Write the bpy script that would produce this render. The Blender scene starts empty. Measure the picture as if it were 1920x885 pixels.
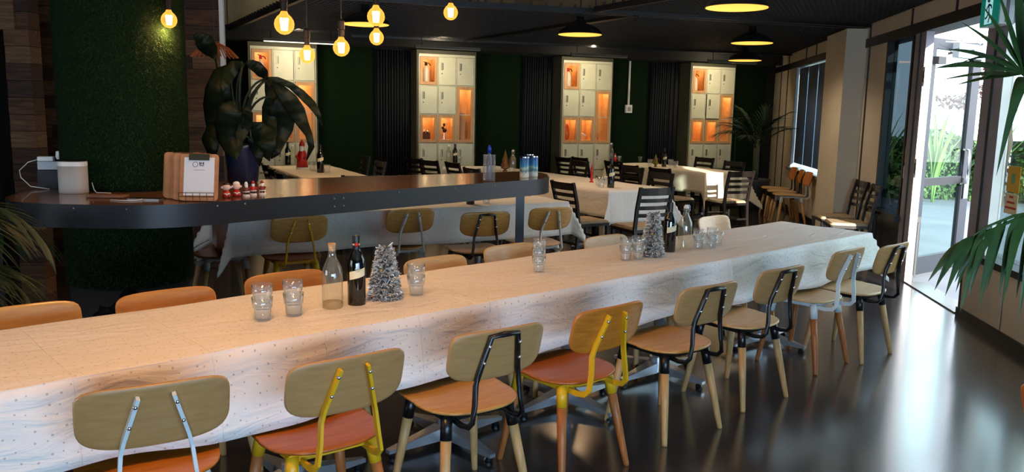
import bpy, bmesh, math, random
from math import sin, cos, pi, radians, hypot, atan2
from mathutils import Vector, Matrix
random.seed(7)
sc = bpy.context.scene
col = sc.collection

# ------------------------------------------------------------------ camera
F_PX = 1540.0; EYE = 1.58; PITCH = radians(8.6); ROLL = radians(1.1)
cam_d = bpy.data.cameras.new('camera'); cam = bpy.data.objects.new('camera', cam_d); col.objects.link(cam)
cam_d.sensor_width = 36.0; cam_d.lens = 36.0*F_PX/1920.0; cam_d.clip_start = 0.05; cam_d.clip_end = 200
fwd = Vector((0, cos(PITCH), -sin(PITCH))); r0 = Vector((1, 0, 0)); u0 = r0.cross(fwd)
rgt = (cos(ROLL)*r0 + sin(ROLL)*u0).normalized(); upv = rgt.cross(fwd)
M = Matrix((rgt, upv, -fwd)).transposed().to_4x4(); M.translation = (0, 0, EYE)
cam.matrix_world = M
sc.camera = cam

# ------------------------------------------------------------------ world, sun, large lights, exposure
w = bpy.data.worlds.new('sky'); sc.world = w; w.use_nodes = True
nt = w.node_tree; bg = nt.nodes['Background']
tc = nt.nodes.new('ShaderNodeTexCoord'); sx = nt.nodes.new('ShaderNodeSeparateXYZ'); rp = nt.nodes.new('ShaderNodeValToRGB')
nt.links.new(tc.outputs['Generated'], sx.inputs[0]); nt.links.new(sx.outputs['Z'], rp.inputs[0])
rp.color_ramp.elements[0].color = (0.92, 0.96, 1.0, 1); rp.color_ramp.elements[1].color = (0.55, 0.72, 1.0, 1)
nt.links.new(rp.outputs[0], bg.inputs[0]); bg.inputs[1].default_value = 6.5
SUN_DIR = Vector((-0.18, 0.95, -0.25))
sun_d = bpy.data.lights.new('sun', 'SUN'); sun_d.energy = 20.0; sun_d.angle = radians(0.6); sun_d.color = (1, 0.93, 0.8)
sun = bpy.data.objects.new('sun', sun_d); col.objects.link(sun); sun.rotation_euler = SUN_DIR.to_track_quat('-Z', 'Y').to_euler()

def area(name, loc, direction, sx_, sy_, power, color):
    d = bpy.data.lights.new(name, 'AREA'); d.shape = 'RECTANGLE'; d.size = sx_; d.size_y = sy_; d.energy = power; d.color = color
    o = bpy.data.objects.new(name, d); col.objects.link(o); o.location = loc
    o.rotation_euler = Vector(direction).to_track_quat('-Z', 'Y').to_euler(); return o
# area lights standing in for daylight from windows beside and behind the camera
area('daylight_side_window', (2.55, 0.2, 0.98), (-0.42, 0.9, -0.01), 2.6, 0.9, 88, (0.42, 0.68, 1.0))
area('daylight_rear_window', (1.2, -2.6, 1.0), (-0.05, 1, 0.0), 3.2, 0.9, 190, (0.50, 0.74, 1.0))
area('daylight_left_fill', (-5.2, 0.8, 1.4), (1, 0.55, 0.0), 3.0, 1.5, 110, (0.80, 0.88, 1.0))  # fill added to lift the right wall; no window is built here

sc.view_settings.view_transform = 'Standard'; sc.view_settings.look = 'None'
sc.view_settings.exposure = 0.0; sc.view_settings.gamma = 1.0; sc.view_settings.use_curve_mapping = False
sc.cycles.use_denoising = True
try: sc.cycles.denoiser = 'OPENIMAGEDENOISE'
except Exception: pass
sc.cycles.max_bounces = 9; sc.cycles.transparent_max_bounces = 24; sc.cycles.diffuse_bounces = 4
sc.cycles.glossy_bounces = 4; sc.cycles.sample_clamp_indirect = 6.0; sc.cycles.caustics_reflective = False; sc.cycles.caustics_refractive = False

# ------------------------------------------------------------------ helpers
def at(px, py, z):
    """point of the horizontal plane z seen at pixel px,py of the 1920x885 frame"""
    d = fwd + rgt*((px-960)/F_PX) - upv*((py-442.5)/F_PX)
    t = (z-EYE)/d.z
    return Vector((d.x*t, d.y*t, z))

def lin(c):
    return tuple((x/255/12.92 if x/255 <= 0.04045 else ((x/255+0.055)/1.055)**2.4) for x in c)

MATS = {}
def mat(name, c, rough=0.5, metal=0.0, noise=None, bump=None, coat=0, emit=None, spec=0.5, sheen=0):
    """c sRGB 0-255; noise=(scale, c2, stretch xyz); bump=(scale,strength)"""
    if name in MATS: return MATS[name]
    m = bpy.data.materials.new(name); m.use_nodes = True; n = m.node_tree; b = n.nodes['Principled BSDF']
    b.inputs['Base Color'].default_value = (*lin(c), 1); b.inputs['Roughness'].default_value = rough; b.inputs['Metallic'].default_value = metal
    b.inputs['Coat Weight'].default_value = coat; b.inputs['Specular IOR Level'].default_value = spec
    b.inputs['Sheen Weight'].default_value = sheen
    if noise or bump:
        t = n.nodes.new('ShaderNodeTexCoord')
    if noise:
        mp = n.nodes.new('ShaderNodeMapping'); n.links.new(t.outputs['Object'], mp.inputs[0])
        mp.inputs['Scale'].default_value = noise[2] if len(noise) > 2 else (1, 1, 1)
        nz = n.nodes.new('ShaderNodeTexNoise'); nz.inputs['Scale'].default_value = noise[0]; nz.inputs['Detail'].default_value = 6
        n.links.new(mp.outputs[0], nz.inputs[0])
        cr = n.nodes.new('ShaderNodeValToRGB'); cr.color_ramp.elements[0].position = 0.35; cr.color_ramp.elements[1].position = 0.68
        cr.color_ramp.elements[0].color = (*lin(noise[1]), 1); cr.color_ramp.elements[1].color = (*lin(c), 1)
        n.links.new(nz.outputs[0], cr.inputs[0]); n.links.new(cr.outputs[0], b.inputs['Base Color'])
    if bump:
        nb = n.nodes.new('ShaderNodeTexNoise'); nb.inputs['Scale'].default_value = bump[0]; nb.inputs['Detail'].default_value = 4
        n.links.new(t.outputs['Object'], nb.inputs[0])
        bm_ = n.nodes.new('ShaderNodeBump'); bm_.inputs['Strength'].default_value = bump[1]; bm_.inputs['Distance'].default_value = 0.01
        n.links.new(nb.outputs[0], bm_.inputs['Height']); n.links.new(bm_.outputs[0], b.inputs['Normal'])
    if emit:
        b.inputs['Emission Color'].default_value = (*lin(emit[0]), 1); b.inputs['Emission Strength'].default_value = emit[1]
    MATS[name] = m; return m

def glass_mat(name, tint=(255, 255, 255), refl=1.0, rough=0.02, body=0.0, bodyc=(255, 255, 255)):
    """thin glass: clear transmission plus fresnel reflection (plus a little diffuse haze on thick ware)"""
    if name in MATS: return MATS[name]
    m = bpy.data.materials.new(name); m.use_nodes = True; n = m.node_tree; n.nodes.clear()
    out = n.nodes.new('ShaderNodeOutputMaterial'); tr = n.nodes.new('ShaderNodeBsdfTransparent'); gl = n.nodes.new('ShaderNodeBsdfGlossy')
    tr.inputs[0].default_value = (*lin(tint), 1); gl.inputs['Roughness'].default_value = rough
    lw = n.nodes.new('ShaderNodeLayerWeight'); lw.inputs[0].default_value = 0.5; pw = n.nodes.new('ShaderNodeMath'); pw.operation = 'POWER'; pw.inputs[1].default_value = 4.0; n.links.new(lw.outputs['Facing'], pw.inputs[0])
    mt = n.nodes.new('ShaderNodeMath'); mt.operation = 'MULTIPLY_ADD'; mt.inputs[1].default_value = 0.5*refl; mt.inputs[2].default_value = 0.045*refl; n.links.new(pw.outputs[0], mt.inputs[0])
    mx = n.nodes.new('ShaderNodeMixShader'); n.links.new(mt.outputs[0], mx.inputs[0]); n.links.new(tr.outputs[0], mx.inputs[1]); n.links.new(gl.outputs[0], mx.inputs[2])
    last = mx
    if body:
        df = n.nodes.new('ShaderNodeBsdfDiffuse'); df.inputs[0].default_value = (*lin(bodyc), 1)
        m2 = n.nodes.new('ShaderNodeMixShader'); m2.inputs[0].default_value = body
        n.links.new(mx.outputs[0], m2.inputs[1]); n.links.new(df.outputs[0], m2.inputs[2]); last = m2
    n.links.new(last.outputs[0], out.inputs[0]); MATS[name] = m; return m

def emis(name, c, s):
    if name in MATS: return MATS[name]
    m = bpy.data.materials.new(name); m.use_nodes = True; n = m.node_tree; n.nodes.clear()
    out = n.nodes.new('ShaderNodeOutputMaterial'); e = n.nodes.new('ShaderNodeEmission'); e.inputs[0].default_value = (*lin(c), 1); e.inputs[1].default_value = s
    n.links.new(e.outputs[0], out.inputs[0]); MATS[name] = m; return m

def link(name, me, m=None, parent=None, smooth=False, loc=None, rot=None):
    o = bpy.data.objects.new(name, me); col.objects.link(o)
    if m is not None:
        if not me.materials: me.materials.append(m)
        elif me.materials[0] != m:
            o.material_slots[0].link = 'OBJECT'; o.material_slots[0].material = m
    if smooth:
        for p in me.polygons: p.use_smooth = True
    if parent is not None: o.parent = parent
    if loc is not None: o.location = loc
    if rot is not None: o.rotation_euler = rot
    return o

def done(bm, name, m, parent=None, smooth=False, **k):
    me = bpy.data.meshes.new(name)
    bmesh.ops.recalc_face_normals(bm, faces=bm.faces)
    bm.to_mesh(me); bm.free(); return link(name, me, m, parent, smooth, **k)

def mesh_of(bm, name, smooth=False):
    me = bpy.data.meshes.new(name); bmesh.ops.recalc_face_normals(bm, faces=bm.faces); bm.to_mesh(me); bm.free()
    if smooth:
        for p in me.polygons: p.use_smooth = True
    return me

def tag(o, label=None, cat=None, group=None, kind=None):
    if label: o['label'] = label
    if cat: o['category'] = cat
    if group: o['group'] = group
    if kind: o['kind'] = kind
    return o

def empty(name, loc=(0, 0, 0), rz=0, label=None, cat=None, group=None):
    o = bpy.data.objects.new(name, None); col.objects.link(o); o.location = loc; o.rotation_euler = (0, 0, rz); o.empty_display_size = 0.1
    return tag(o, label, cat, group)

def box(bm, x0, x1, y0, y1, z0, z1, mx=None):
    vs = [bm.verts.new((x, y, z)) for x in (x0, x1) for y in (y0, y1) for z in (z0, z1)]
    for f in ((0, 1, 3, 2), (4, 6, 7, 5), (0, 4, 5, 1), (2, 3, 7, 6), (0, 2, 6, 4), (1, 5, 7, 3)):
        bm.faces.new([vs[i] for i in f])
    if mx is not None:
        for v in vs: v.co = mx @ v.co
    return vs

def B(x0, x1, y0, y1, z0, z1, mx=None):
    bm = bmesh.new(); box(bm, x0, x1, y0, y1, z0, z1, mx); return bm

def lathe(bm, prof, n=20, cx=0, cy=0, z0=0, cap=True):
    rings = []
    for r, z in prof:
        rings.append([bm.verts.new((cx+max(r, 1e-4)*cos(2*pi*i/n), cy+max(r, 1e-4)*sin(2*pi*i/n), z0+z)) for i in range(n)])
    for a, b in zip(rings, rings[1:]):
        for i in range(n): bm.faces.new((a[i], a[(i+1) % n], b[(i+1) % n], b[i]))
    if cap:
        bm.faces.new(rings[0][::-1]); bm.faces.new(rings[-1])
    return rings

def L(prof, n=20, **k):
    bm = bmesh.new(); lathe(bm, prof, n, **k); return bm

def sweep(bm, pts, w_, h_=None, n=8, rect=False, up=Vector((0, 0, 1)), taper=None):
    """sweep a round (radius w_) or rectangular (w_ x h_) section along pts"""
    pts = [Vector(p) for p in pts]; rings = []
    for i, p in enumerate(pts):
        d = (pts[min(i+1, len(pts)-1)]-pts[max(i-1, 0)]).normalized()
        s = d.cross(up)
        if s.length < 1e-3: s = d.cross(Vector((1, 0, 0)))
        s.normalize(); t = s.cross(d)
        k = 1 if taper is None else taper[i]
        if rect: sec = [(-w_/2, -h_/2), (w_/2, -h_/2), (w_/2, h_/2), (-w_/2, h_/2)]
        else: sec = [(w_*cos(2*pi*j/n), (h_ or w_)*sin(2*pi*j/n)) for j in range(n)]
        rings.append([bm.verts.new(p+s*a*k+t*b*k) for a, b in sec])
    m_ = len(rings[0])
    for a, b in zip(rings, rings[1:]):
        for i in range(m_): bm.faces.new((a[i], a[(i+1) % m_], b[(i+1) % m_], b[i]))
    bm.faces.new(rings[0][::-1]); bm.faces.new(rings[-1])

def tube(pts, w_, **k):
    bm = bmesh.new(); sweep(bm, pts, w_, **k); return bm

def ball(bm, c, r, sz=1.0, seg=12):
    mt = Matrix.Translation(c) @ Matrix.Diagonal((r, r, r*sz, 1))
    bmesh.ops.create_uvsphere(bm, u_segments=seg, v_segments=max(6, seg*2//3), radius=1, matrix=mt)

def prism(bm, pts, z0, z1):
    a = [bm.verts.new((x, y, z0)) for x, y in pts]; b = [bm.verts.new((x, y, z1)) for x, y in pts]
    n = len(pts)
    for i in range(n): bm.faces.new((a[i], a[(i+1) % n], b[(i+1) % n], b[i]))
    bm.faces.new(a[::-1]); bm.faces.new(b)

def rrect(x0, x1, y0, y1, r, n=5):
    out = []
    for cx, cy, a0 in ((x1-r, y1-r, 0), (x0+r, y1-r, 90), (x0+r, y0+r, 180), (x1-r, y0+r, 270)):
        for i in range(n+1):
            a = radians(a0+90*i/n); out.append((cx+r*cos(a), cy+r*sin(a)))
    return out

def bevel(o, w_=0.004, seg=2):
    md = o.modifiers.new('bevel', 'BEVEL'); md.width = w_; md.segments = seg; md.limit_method = 'ANGLE'; return o

def copy_tree(o, parent=None):
    c = o.copy(); col.objects.link(c); c.parent = parent
    for ch in o.children: copy_tree(ch, c)
    return c

# ------------------------------------------------------------------ materials
CREAM = mat('cream_panel', (204, 192, 168), 0.6, noise=(2.2, (194, 182, 158)), bump=(40, 0.05))
CONC = mat('beige_concrete', (196, 186, 158), 0.85, noise=(3, (164, 154, 128)), bump=(20, 0.3))
BLACKM = mat('black_paint', (20, 21, 24), 0.45)
FRAME = mat('charcoal_aluminium', (142, 142, 152), 0.5, 0.0, noise=(4, (128, 128, 138)))
DOORF = mat('door_aluminium', (24, 29, 38), 0.5, 0.0)
FRAMED = mat('dark_seal', (14, 15, 18), 0.5)
TURF = mat('artificial_turf', (26, 48, 18), 0.95, noise=(90, (9, 24, 8)), bump=(220, 1.0), spec=0.1)
TURFB = mat('back_turf', (22, 42, 20), 0.95, noise=(60, (12, 26, 12)), bump=(150, 1.0), spec=0.1)
OLIVE = mat('olive_paint', (78, 76, 58), 0.7, noise=(3, (66, 64, 48)))
SOFFIT = mat('black_soffit', (16, 17, 17), 0.7)
MESHM = mat('ceiling_grille_metal', (20, 22, 21), 0.6)
LOCKER = mat('locker_enamel', (196, 196, 172), 0.4, noise=(5, (186, 186, 162)))
TIMBER = mat('pale_ply', (196, 150, 100), 0.5, noise=(14, (176, 128, 80), (1, 1, 0.2)))
COPPER = mat('amber_lining', (230, 186, 124), 0.45, noise=(9, (214, 160, 96)))
CHROME = mat('chrome', (205, 208, 214), 0.16, 1.0)
BLACKSTEEL = mat('black_steel', (18, 18, 20), 0.32)
WHITESTEEL = mat('white_steel', (206, 214, 216), 0.35)
YELLOW = mat('yellow_steel', (222, 170, 26), 0.35)
EBONY = mat('dark_stained_timber', (20, 14, 12), 0.45, noise=(20, (16, 11, 10), (1, 1, 0.2)), spec=0.3)
PADW = mat('beige_seat_pad', (172, 152, 122), 0.6, noise=(12, (150, 130, 102)))
BOTTLE = mat('dark_bottle_glass', (12, 14, 12), 0.06, spec=0.8)
LABELM = mat('cream_label', (226, 212, 170), 0.6)
RED = mat('red_paint', (170, 22, 20), 0.4)
WHITEP = mat('white_plastic', (222, 222, 218), 0.4)
SKIN = mat('figurine_skin', (224, 186, 160), 0.5)
GLASSW = glass_mat('drinking_glass', (250, 252, 252), 2.0, 0.05, 0.05, (245, 248, 250))
BGLASS = glass_mat('clear_bottle_glass', (244, 244, 234), 2.0, 0.03, 0.06, (246, 236, 214))
WINGL = glass_mat('window_glass', (226, 240, 238), 0.55, 0.0)
LEAFD = mat('dark_leaf', (14, 30, 14), 0.55, noise=(6, (9, 20, 10)), spec=0.25)
PALM = mat('palm_leaf', (52, 84, 34), 0.5, noise=(8, (34, 62, 24)))
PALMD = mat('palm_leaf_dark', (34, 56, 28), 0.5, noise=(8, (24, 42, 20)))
CORK = mat('cork', (196, 160, 112), 0.8, noise=(60, (160, 120, 80)))

def wood(name, c, c2):
    return mat(name, c, 0.38, noise=(7, c2, (1.0, 9.0, 9.0)), coat=0.15)
W_TAN = wood('tan_plywood', (198, 146, 76), (180, 126, 60))
W_BACK = wood('shaded_back_plywood', (178, 134, 84), (167, 123, 74))  # backrest wood darkened to stand in for shade on the chair backs
W_ORANGE = wood('orange_plywood', (192, 116, 34), (170, 96, 26))
W_RED = wood('reddish_plywood', (170, 90, 22), (148, 74, 17))
W_HONEY = wood('honey_plywood', (196, 134, 66), (176, 114, 52))
W_PALE = wood('pale_plywood', (206, 166, 112), (190, 148, 94))
LEG_PALE = mat('pale_beech', (206, 164, 108), 0.5, noise=(10, (186, 142, 88), (6, 6, 0.6)))
LEG_RED = mat('reddish_beech', (184, 110, 52), 0.45, noise=(10, (158, 90, 42), (6, 6, 0.6)))

def cloth_mat(name, c, dots=True, crease=0.5):
    m = bpy.data.materials.new(name); m.use_nodes = True; n = m.node_tree; b = n.nodes['Principled BSDF']
    b.inputs['Roughness'].default_value = 0.62; b.inputs['Specular IOR Level'].default_value = 0.3
    uv = n.nodes.new('ShaderNodeTexCoord')
    base = (*lin(c), 1)
    if dots:
        v = n.nodes.new('ShaderNodeTexVoronoi'); v.inputs['Scale'].default_value = 25.0; v.inputs['Randomness'].default_value = 0.75; v.feature = 'F1'; v.voronoi_dimensions = '2D'
        n.links.new(uv.outputs['UV'], v.inputs['Vector'])
        sz = n.nodes.new('ShaderNodeSeparateColor'); n.links.new(v.outputs['Color'], sz.inputs[0])
        th = n.nodes.new('ShaderNodeMapRange'); th.inputs[3].default_value = 0.05; th.inputs[4].default_value = 0.10; n.links.new(sz.outputs[0], th.inputs[0])
        lt = n.nodes.new('ShaderNodeMath'); lt.operation = 'LESS_THAN'; n.links.new(v.outputs['Distance'], lt.inputs[0]); n.links.new(th.outputs[0], lt.inputs[1])
        mx = n.nodes.new('ShaderNodeMix'); mx.data_type = 'RGBA'
        mx.inputs['A'].default_value = base; mx.inputs['B'].default_value = (*lin((128, 112, 104)), 1)
        mu = n.nodes.new('ShaderNodeMath'); mu.operation = 'MULTIPLY'; mu.inputs[1].default_value = 0.5; n.links.new(lt.outputs[0], mu.inputs[0])
        n.links.new(mu.outputs[0], mx.inputs['Factor']); n.links.new(mx.outputs['Result'], b.inputs['Base Color'])
    else: b.inputs['Base Color'].default_value = base
    mp = n.nodes.new('ShaderNodeMapping'); mp.inputs['Scale'].default_value = (1.6, 5.0, 1); n.links.new(uv.outputs['UV'], mp.inputs[0])
    nz = n.nodes.new('ShaderNodeTexNoise'); nz.inputs['Scale'].default_value = 2.2; nz.inputs['Detail'].default_value = 5; nz.inputs['Distortion'].default_value = 1.1
    n.links.new(mp.outputs[0], nz.inputs[0])
    bk = n.nodes.new('ShaderNodeTexBrick'); bk.offset = 0; bk.inputs['Scale'].default_value = 1.0; bk.inputs['Brick Width'].default_value = 0.42; bk.inputs['Row Height'].default_value = 0.30
    bk.inputs['Mortar Size'].default_value = 0.004; bk.inputs['Mortar Smooth'].default_value = 1.0; n.links.new(uv.outputs['UV'], bk.inputs['Vector'])
    ad = n.nodes.new('ShaderNodeMath'); ad.operation = 'MULTIPLY_ADD'; ad.inputs[1].default_value = 0.12; n.links.new(bk.outputs['Fac'], ad.inputs[0]); n.links.new(nz.outputs[0], ad.inputs[2])
    bp = n.nodes.new('ShaderNodeBump'); bp.inputs['Strength'].default_value = crease; bp.inputs['Distance'].default_value = 0.03
    n.links.new(ad.outputs[0], bp.inputs['Height']); n.links.new(bp.outputs[0], b.inputs['Normal'])
    return m
CLOTH = cloth_mat('star_dotted_paper_cloth', (232, 226, 220), True, 0.55)
CLOTH2 = cloth_mat('faint_dotted_paper_cloth', (226, 222, 214), True, 0.35)
CLOTH3 = cloth_mat('plain_cream_cloth', (230, 218, 194), False, 0.4)
CLOTH4 = cloth_mat('plain_white_cloth', (228, 224, 216), False, 0.4)

# floor: dark polished concrete
def floor_mat():
    m = bpy.data.materials.new('polished_dark_floor'); m.use_nodes = True; n = m.node_tree; b = n.nodes['Principled BSDF']
    t = n.nodes.new('ShaderNodeTexCoord'); z = n.nodes.new('ShaderNodeTexNoise'); z.inputs['Scale'].default_value = 1.3; z.inputs['Detail'].default_value = 8
    n.links.new(t.outputs['Object'], z.inputs[0])
    cr = n.nodes.new('ShaderNodeValToRGB'); cr.color_ramp.elements[0].color = (*lin((34, 33, 35)), 1); cr.color_ramp.elements[1].color = (*lin((56, 53, 54)), 1)
    n.links.new(z.outputs[0], cr.inputs[0]); n.links.new(cr.outputs[0], b.inputs['Base Color'])
    mr = n.nodes.new('ShaderNodeMapRange'); mr.inputs[3].default_value = 0.16; mr.inputs[4].default_value = 0.30; b.inputs['Specular IOR Level'].default_value = 0.9; n.links.new(z.outputs[0], mr.inputs[0]); n.links.new(mr.outputs[0], b.inputs['Roughness'])
    b.inputs['Coat Weight'].default_value = 0.85; b.inputs['Coat Roughness'].default_value = 0.17; b.inputs['Coat IOR'].default_value = 1.55
    return m
FLOORM = floor_mat()

# ------------------------------------------------------------------ setting
WE = Vector((sin(radians(8.0)), cos(radians(8.0)), 0)); WN = Vector((WE.y, -WE.x, 0)); WQ = Vector((3.66, 6.56, 0))
WANG = atan2(WE.y, WE.x)
WM = Matrix.Translation(WQ) @ Matrix.Rotation(WANG, 4, 'Z')      # local x along the wall (away), local y = inwards (left)
def ws(y): return (y-WQ.y)/WE.y
def wbox(name, s0, s1, n0, n1, z0, z1, m, parent=None, kind='structure'):
    """box on the right wall; n0..n1 = depth outwards from the inner face (negative = into the room)"""
    o = done(B(s0, s1, -n1, -n0, z0, z1), name, m, parent)
    if parent is None:
        o.matrix_world = WM
        if kind: o['kind'] = kind
    return o
def wx(y, off=0): return WQ.x+(y-WQ.y)*WE.x/WE.y-off/WE.y

floor = bmesh.new()
pts = [(-9, -3.2), (wx(-3.2)+0.12, -3.2), (wx(18)+0.12, 18), (-9, 18)]
prism(floor, pts, -0.1, 0.0); tag(done(floor, 'floor', FLOORM), kind='structure')

# back wall frame: origin at locker 1 front
KB = Vector((-3.35, 12.09, 0)); BA = radians(22.6); UB = Vector((cos(BA), sin(BA), 0)); NB = Vector((-sin(BA), cos(BA), 0))
BM = Matrix.Translation(KB) @ Matrix.Rotation(BA, 4, 'Z')
def bbox(name, t0, t1, d0, d1, z0, z1, m, parent=None, kind='structure'):
    o = done(B(t0, t1, d0, d1, z0, z1), name, m, parent)
    if parent is None:
        o.matrix_world = BM
        if kind: o['kind'] = kind
    return o
bbox('wall_back', -5.0, 9.6, 0.47, 0.6, 0, 2.72, SOFFIT)
bbox('wall_back_upper', -5.0, 9.6, 0.47, 0.6, 2.72, 3.35, CONC)
bbox('trim_1', -1.4, 8.9, -0.12, 0.47, 2.52, 2.7, mat('dead_black', (7, 7, 7), 0.9))                 # black soffit over the lockers
ceil = bmesh.new(); prism(ceil, [(-9, -3.2), (wx(-3.2)+0.2, -3.2), (wx(18)+0.2, 18), (-9, 18)], 3.32, 3.42)
tag(done(ceil, 'ceiling', CONC), kind='structure')
for i, (t0, t1) in enumerate(((0.48, 1.42), (2.95, 3.92), (5.42, 6.40), (7.98, 8.98), (-1.6, -0.5))):
    o = bbox('turf_panel', t0, t1, 0.42, 0.47, 0, 2.52, TURFB)
    o['kind'] = 'structure'
tag(done(B(-9, -8.9, -3.2, 18, 0, 3.32), 'wall_left', SOFFIT), kind='structure')
tag(done(B(-9, 2.4, -3.3, -3.2, 0, 3.32), 'wall_front', SOFFIT), kind='structure')
tag(done(B(-5.75, -5.65, -3.2, 6.6, 0, 3.32), 'wall_left_near', SOFFIT), kind='structure')  # wall added to stand behind the left fill light

# pleated black curtains between turf and lockers
def curtain(t0, t1, label):
    bm = bmesh.new(); n = 90; a = []
    for i in range(n+1):
        t = t0+(t1-t0)*i/n; d = 0.36+0.035*sin(i*0.85)+0.012*sin(i*2.1)
        a.append((bm.verts.new((t, d, 0.03)), bm.verts.new((t, d, 2.5))))
    for p, q in zip(a, a[1:]): bm.faces.new((p[0], q[0], q[1], p[1]))
    for f in list(bm.faces): pass
    o = done(bm, 'curtain', mat('black_drape', (17, 20, 25), 0.8), smooth=True); o.matrix_world = BM
    md = o.modifiers.new('solid', 'SOLIDIFY'); md.thickness = 0.006
    tag(o, label, 'curtain')
curtain(1.44, 1.98, 'black pleated curtain between the dark green wall and the second locker bank from the left')
curtain(3.94, 4.44, 'black pleated curtain just left of the third locker bank')
curtain(6.42, 6.97, 'black pleated curtain just left of the rightmost locker bank')

# right wall ------------------------------------------------------
zt = 2.66
def seg(name, y0, y1, z0, z1, m, n0=0.0, n1=0.2, **k): return wbox(name, ws(y0), ws(y1), n0, n1, z0, z1, m, **k)
root = seg('wall_right', -3.2, 17.6, 2.50, 3.32, CREAM)
tag(root, kind='structure')
seg('trim_2', -3.2, 17.6, 2.40, 2.50, FRAMED, -0.02, 0.2)                     # dark head beam
seg('wall_right_far', 14.05, 17.6, 0, 2.40, CREAM)
seg('wall_right_under_window', 11.8, 14.05, 0, 0.74, CREAM)
seg('wall_right_pillar', 9.88, 10.86, 0, 2.62, CREAM, -0.24, 0.0)
seg('wall_right_centre', 9.1, 11.8, 0, 2.40, CREAM, 0, 0.1)
for y in (5.81, 4.2, 9.76, 14.7, 15.34, 13.27, 12.56, 8.33, 7.2, 6.2, 3.0):
    seg('trim_3', y-0.014, y+0.014, 2.50, 2.66, FRAMED, -0.012, 0)
for y in (9.74, 14.72, 15.36): seg('trim_4', y-0.014, y+0.014, 0.08, 2.4, FRAMED, -0.012, 0)
seg('baseboard_right', 9.1, 17.6, 0, 0.09, BLACKM, -0.015, 0)
# near low wall under the windows, with a black cap
for a, b in ((-3.2, 2.98), (3.01, 4.38), (4.41, 5.80), (5.83, 6.54)):
    seg('wall_right_low_panel', a, b, 0.07, 0.50, CREAM, 0.0, 0.16)
seg('wall_right_low_core', -3.2, 6.56, 0, 0.49, FRAMED, 0.012, 0.15)
seg('baseboard_right_near', -3.2, 6.57, 0, 0.075, BLACKM, -0.018, 0.0)
seg('trim_5', -3.2, 6.58, 0.50, 0.55, FRAMED, -0.03, 0.2)
seg('trim_6', 6.54, 6.57, 0.0, 0.5, FRAMED, -0.004, 0.16)
# window frames
def frame_bar(y0, y1, z0, z1, n0=0.06, n1=0.16, m=FRAME): return seg('trim_7', y0, y1, z0, z1, m, n0, n1)
frame_bar(6.28, 6.64, 0.0, 2.40, 0.04, 0.12)            # right door post
seg('trim_7', 6.44, 6.465, 0.5, 2.40, FRAMED, 0.03, 0.045)
frame_bar(7.90, 8.20, 0.0, 2.40, 0.0, 0.07)            # left door post
seg('trim_7', 8.03, 8.05, 0.0, 2.40, FRAMED, -0.01, 0.0)
frame_bar(8.40, 8.45, 0.62, 2.40, 0.05, 0.10, FRAMED)
frame_bar(9.04, 9.10, 0.0, 2.40, 0.0, 0.1, FRAMED)
seg('trim_8', 8.18, 9.10, 0.56, 0.62, FRAMED, -0.06, 0.2)
seg('wall_right_dark_panel', 8.2, 9.06, 0.0, 0.56, BLACKM, 0.02, 0.2)
for y in (5.62, 4.5, 3.0, 1.4, -0.2, -1.8): frame_bar(y-0.06, y+0.06, 0.55, 2.40, 0.04, 0.18, FRAMED)
# far window with dark vertical blinds, light leaking between
frame_bar(11.80, 11.84, 0.74, 2.40, 0.0, 0.2, mat('white_frame', (200, 205, 205), 0.5)); frame_bar(14.01, 14.05, 0.74, 2.4, 0.0, 0.2)
seg('trim_8', 11.74, 14.1, 0.70, 0.745, mat('grey_sill', (120, 124, 128), 0.4), -0.05, 0.2)
BLIND = mat('blue_black_blind', (46, 72, 104), 0.7, noise=(6, (38, 60, 90), (1, 1, 0.3)))
bl = empty('roller_blind', WM @ Vector((ws(12.9), -0.05, 0.76)), WANG, 'dark blue-black blind panels covering the tall window beyond the pillar', 'blind')
for y0, y1 in ((11.90, 12.56), (12.60, 13.26), (13.30, 13.98)):
    s0, s1 = ws(y0)-ws(12.9), ws(y1)-ws(12.9)
    done(B(s0, s1, -0.01, 0.0, 0.06, 1.62), 'blind_panel', BLIND, bl)
# panes
def pane(name, y0, y1, z0, z1, n=0.1): 
    o = seg(name, y0, y1, z0, z1, WINGL, n, n+0.008); return o
TINTGL = glass_mat('dark_tinted_glass', (112, 124, 130), 0.8, 0.0)
for nm, a, b in (('window_1', 8.20, 8.40), ('window_2', 8.45, 9.04)): seg(nm, a, b, 0.62, 2.40, TINTGL, 0.06, 0.068)
pane('window_3', 11.84, 14.01, 0.745, 2.40, 0.14)
seg('window_4', 5.68, 6.28, 0.55, 2.40, glass_mat('grey_window_glass', (196, 208, 208), 0.6, 0.0), 0.1, 0.108)
for i, (a, b) in enumerate(((4.56, 5.56), (3.06, 4.44), (1.46, 2.94), (-0.14, 1.34), (-1.74, -0.26))): pane('window_%d' % (5+i), a, b, 0.55, 2.40)
for a, b in ((3.06, 4.44), (1.46, 2.94), (-0.14, 1.34), (-1.74, -0.26)): seg('light_block_panel', a, b, 0.56, 2.38, BLIND, 0.05, 0.06)  # unseen panels added to cut sky light through the near windows
seg('threshold', 6.64, 7.9, -0.02, 0.012, mat('steel_threshold', (120, 118, 112), 0.35, 0.6), 0.0, 0.2)

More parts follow.
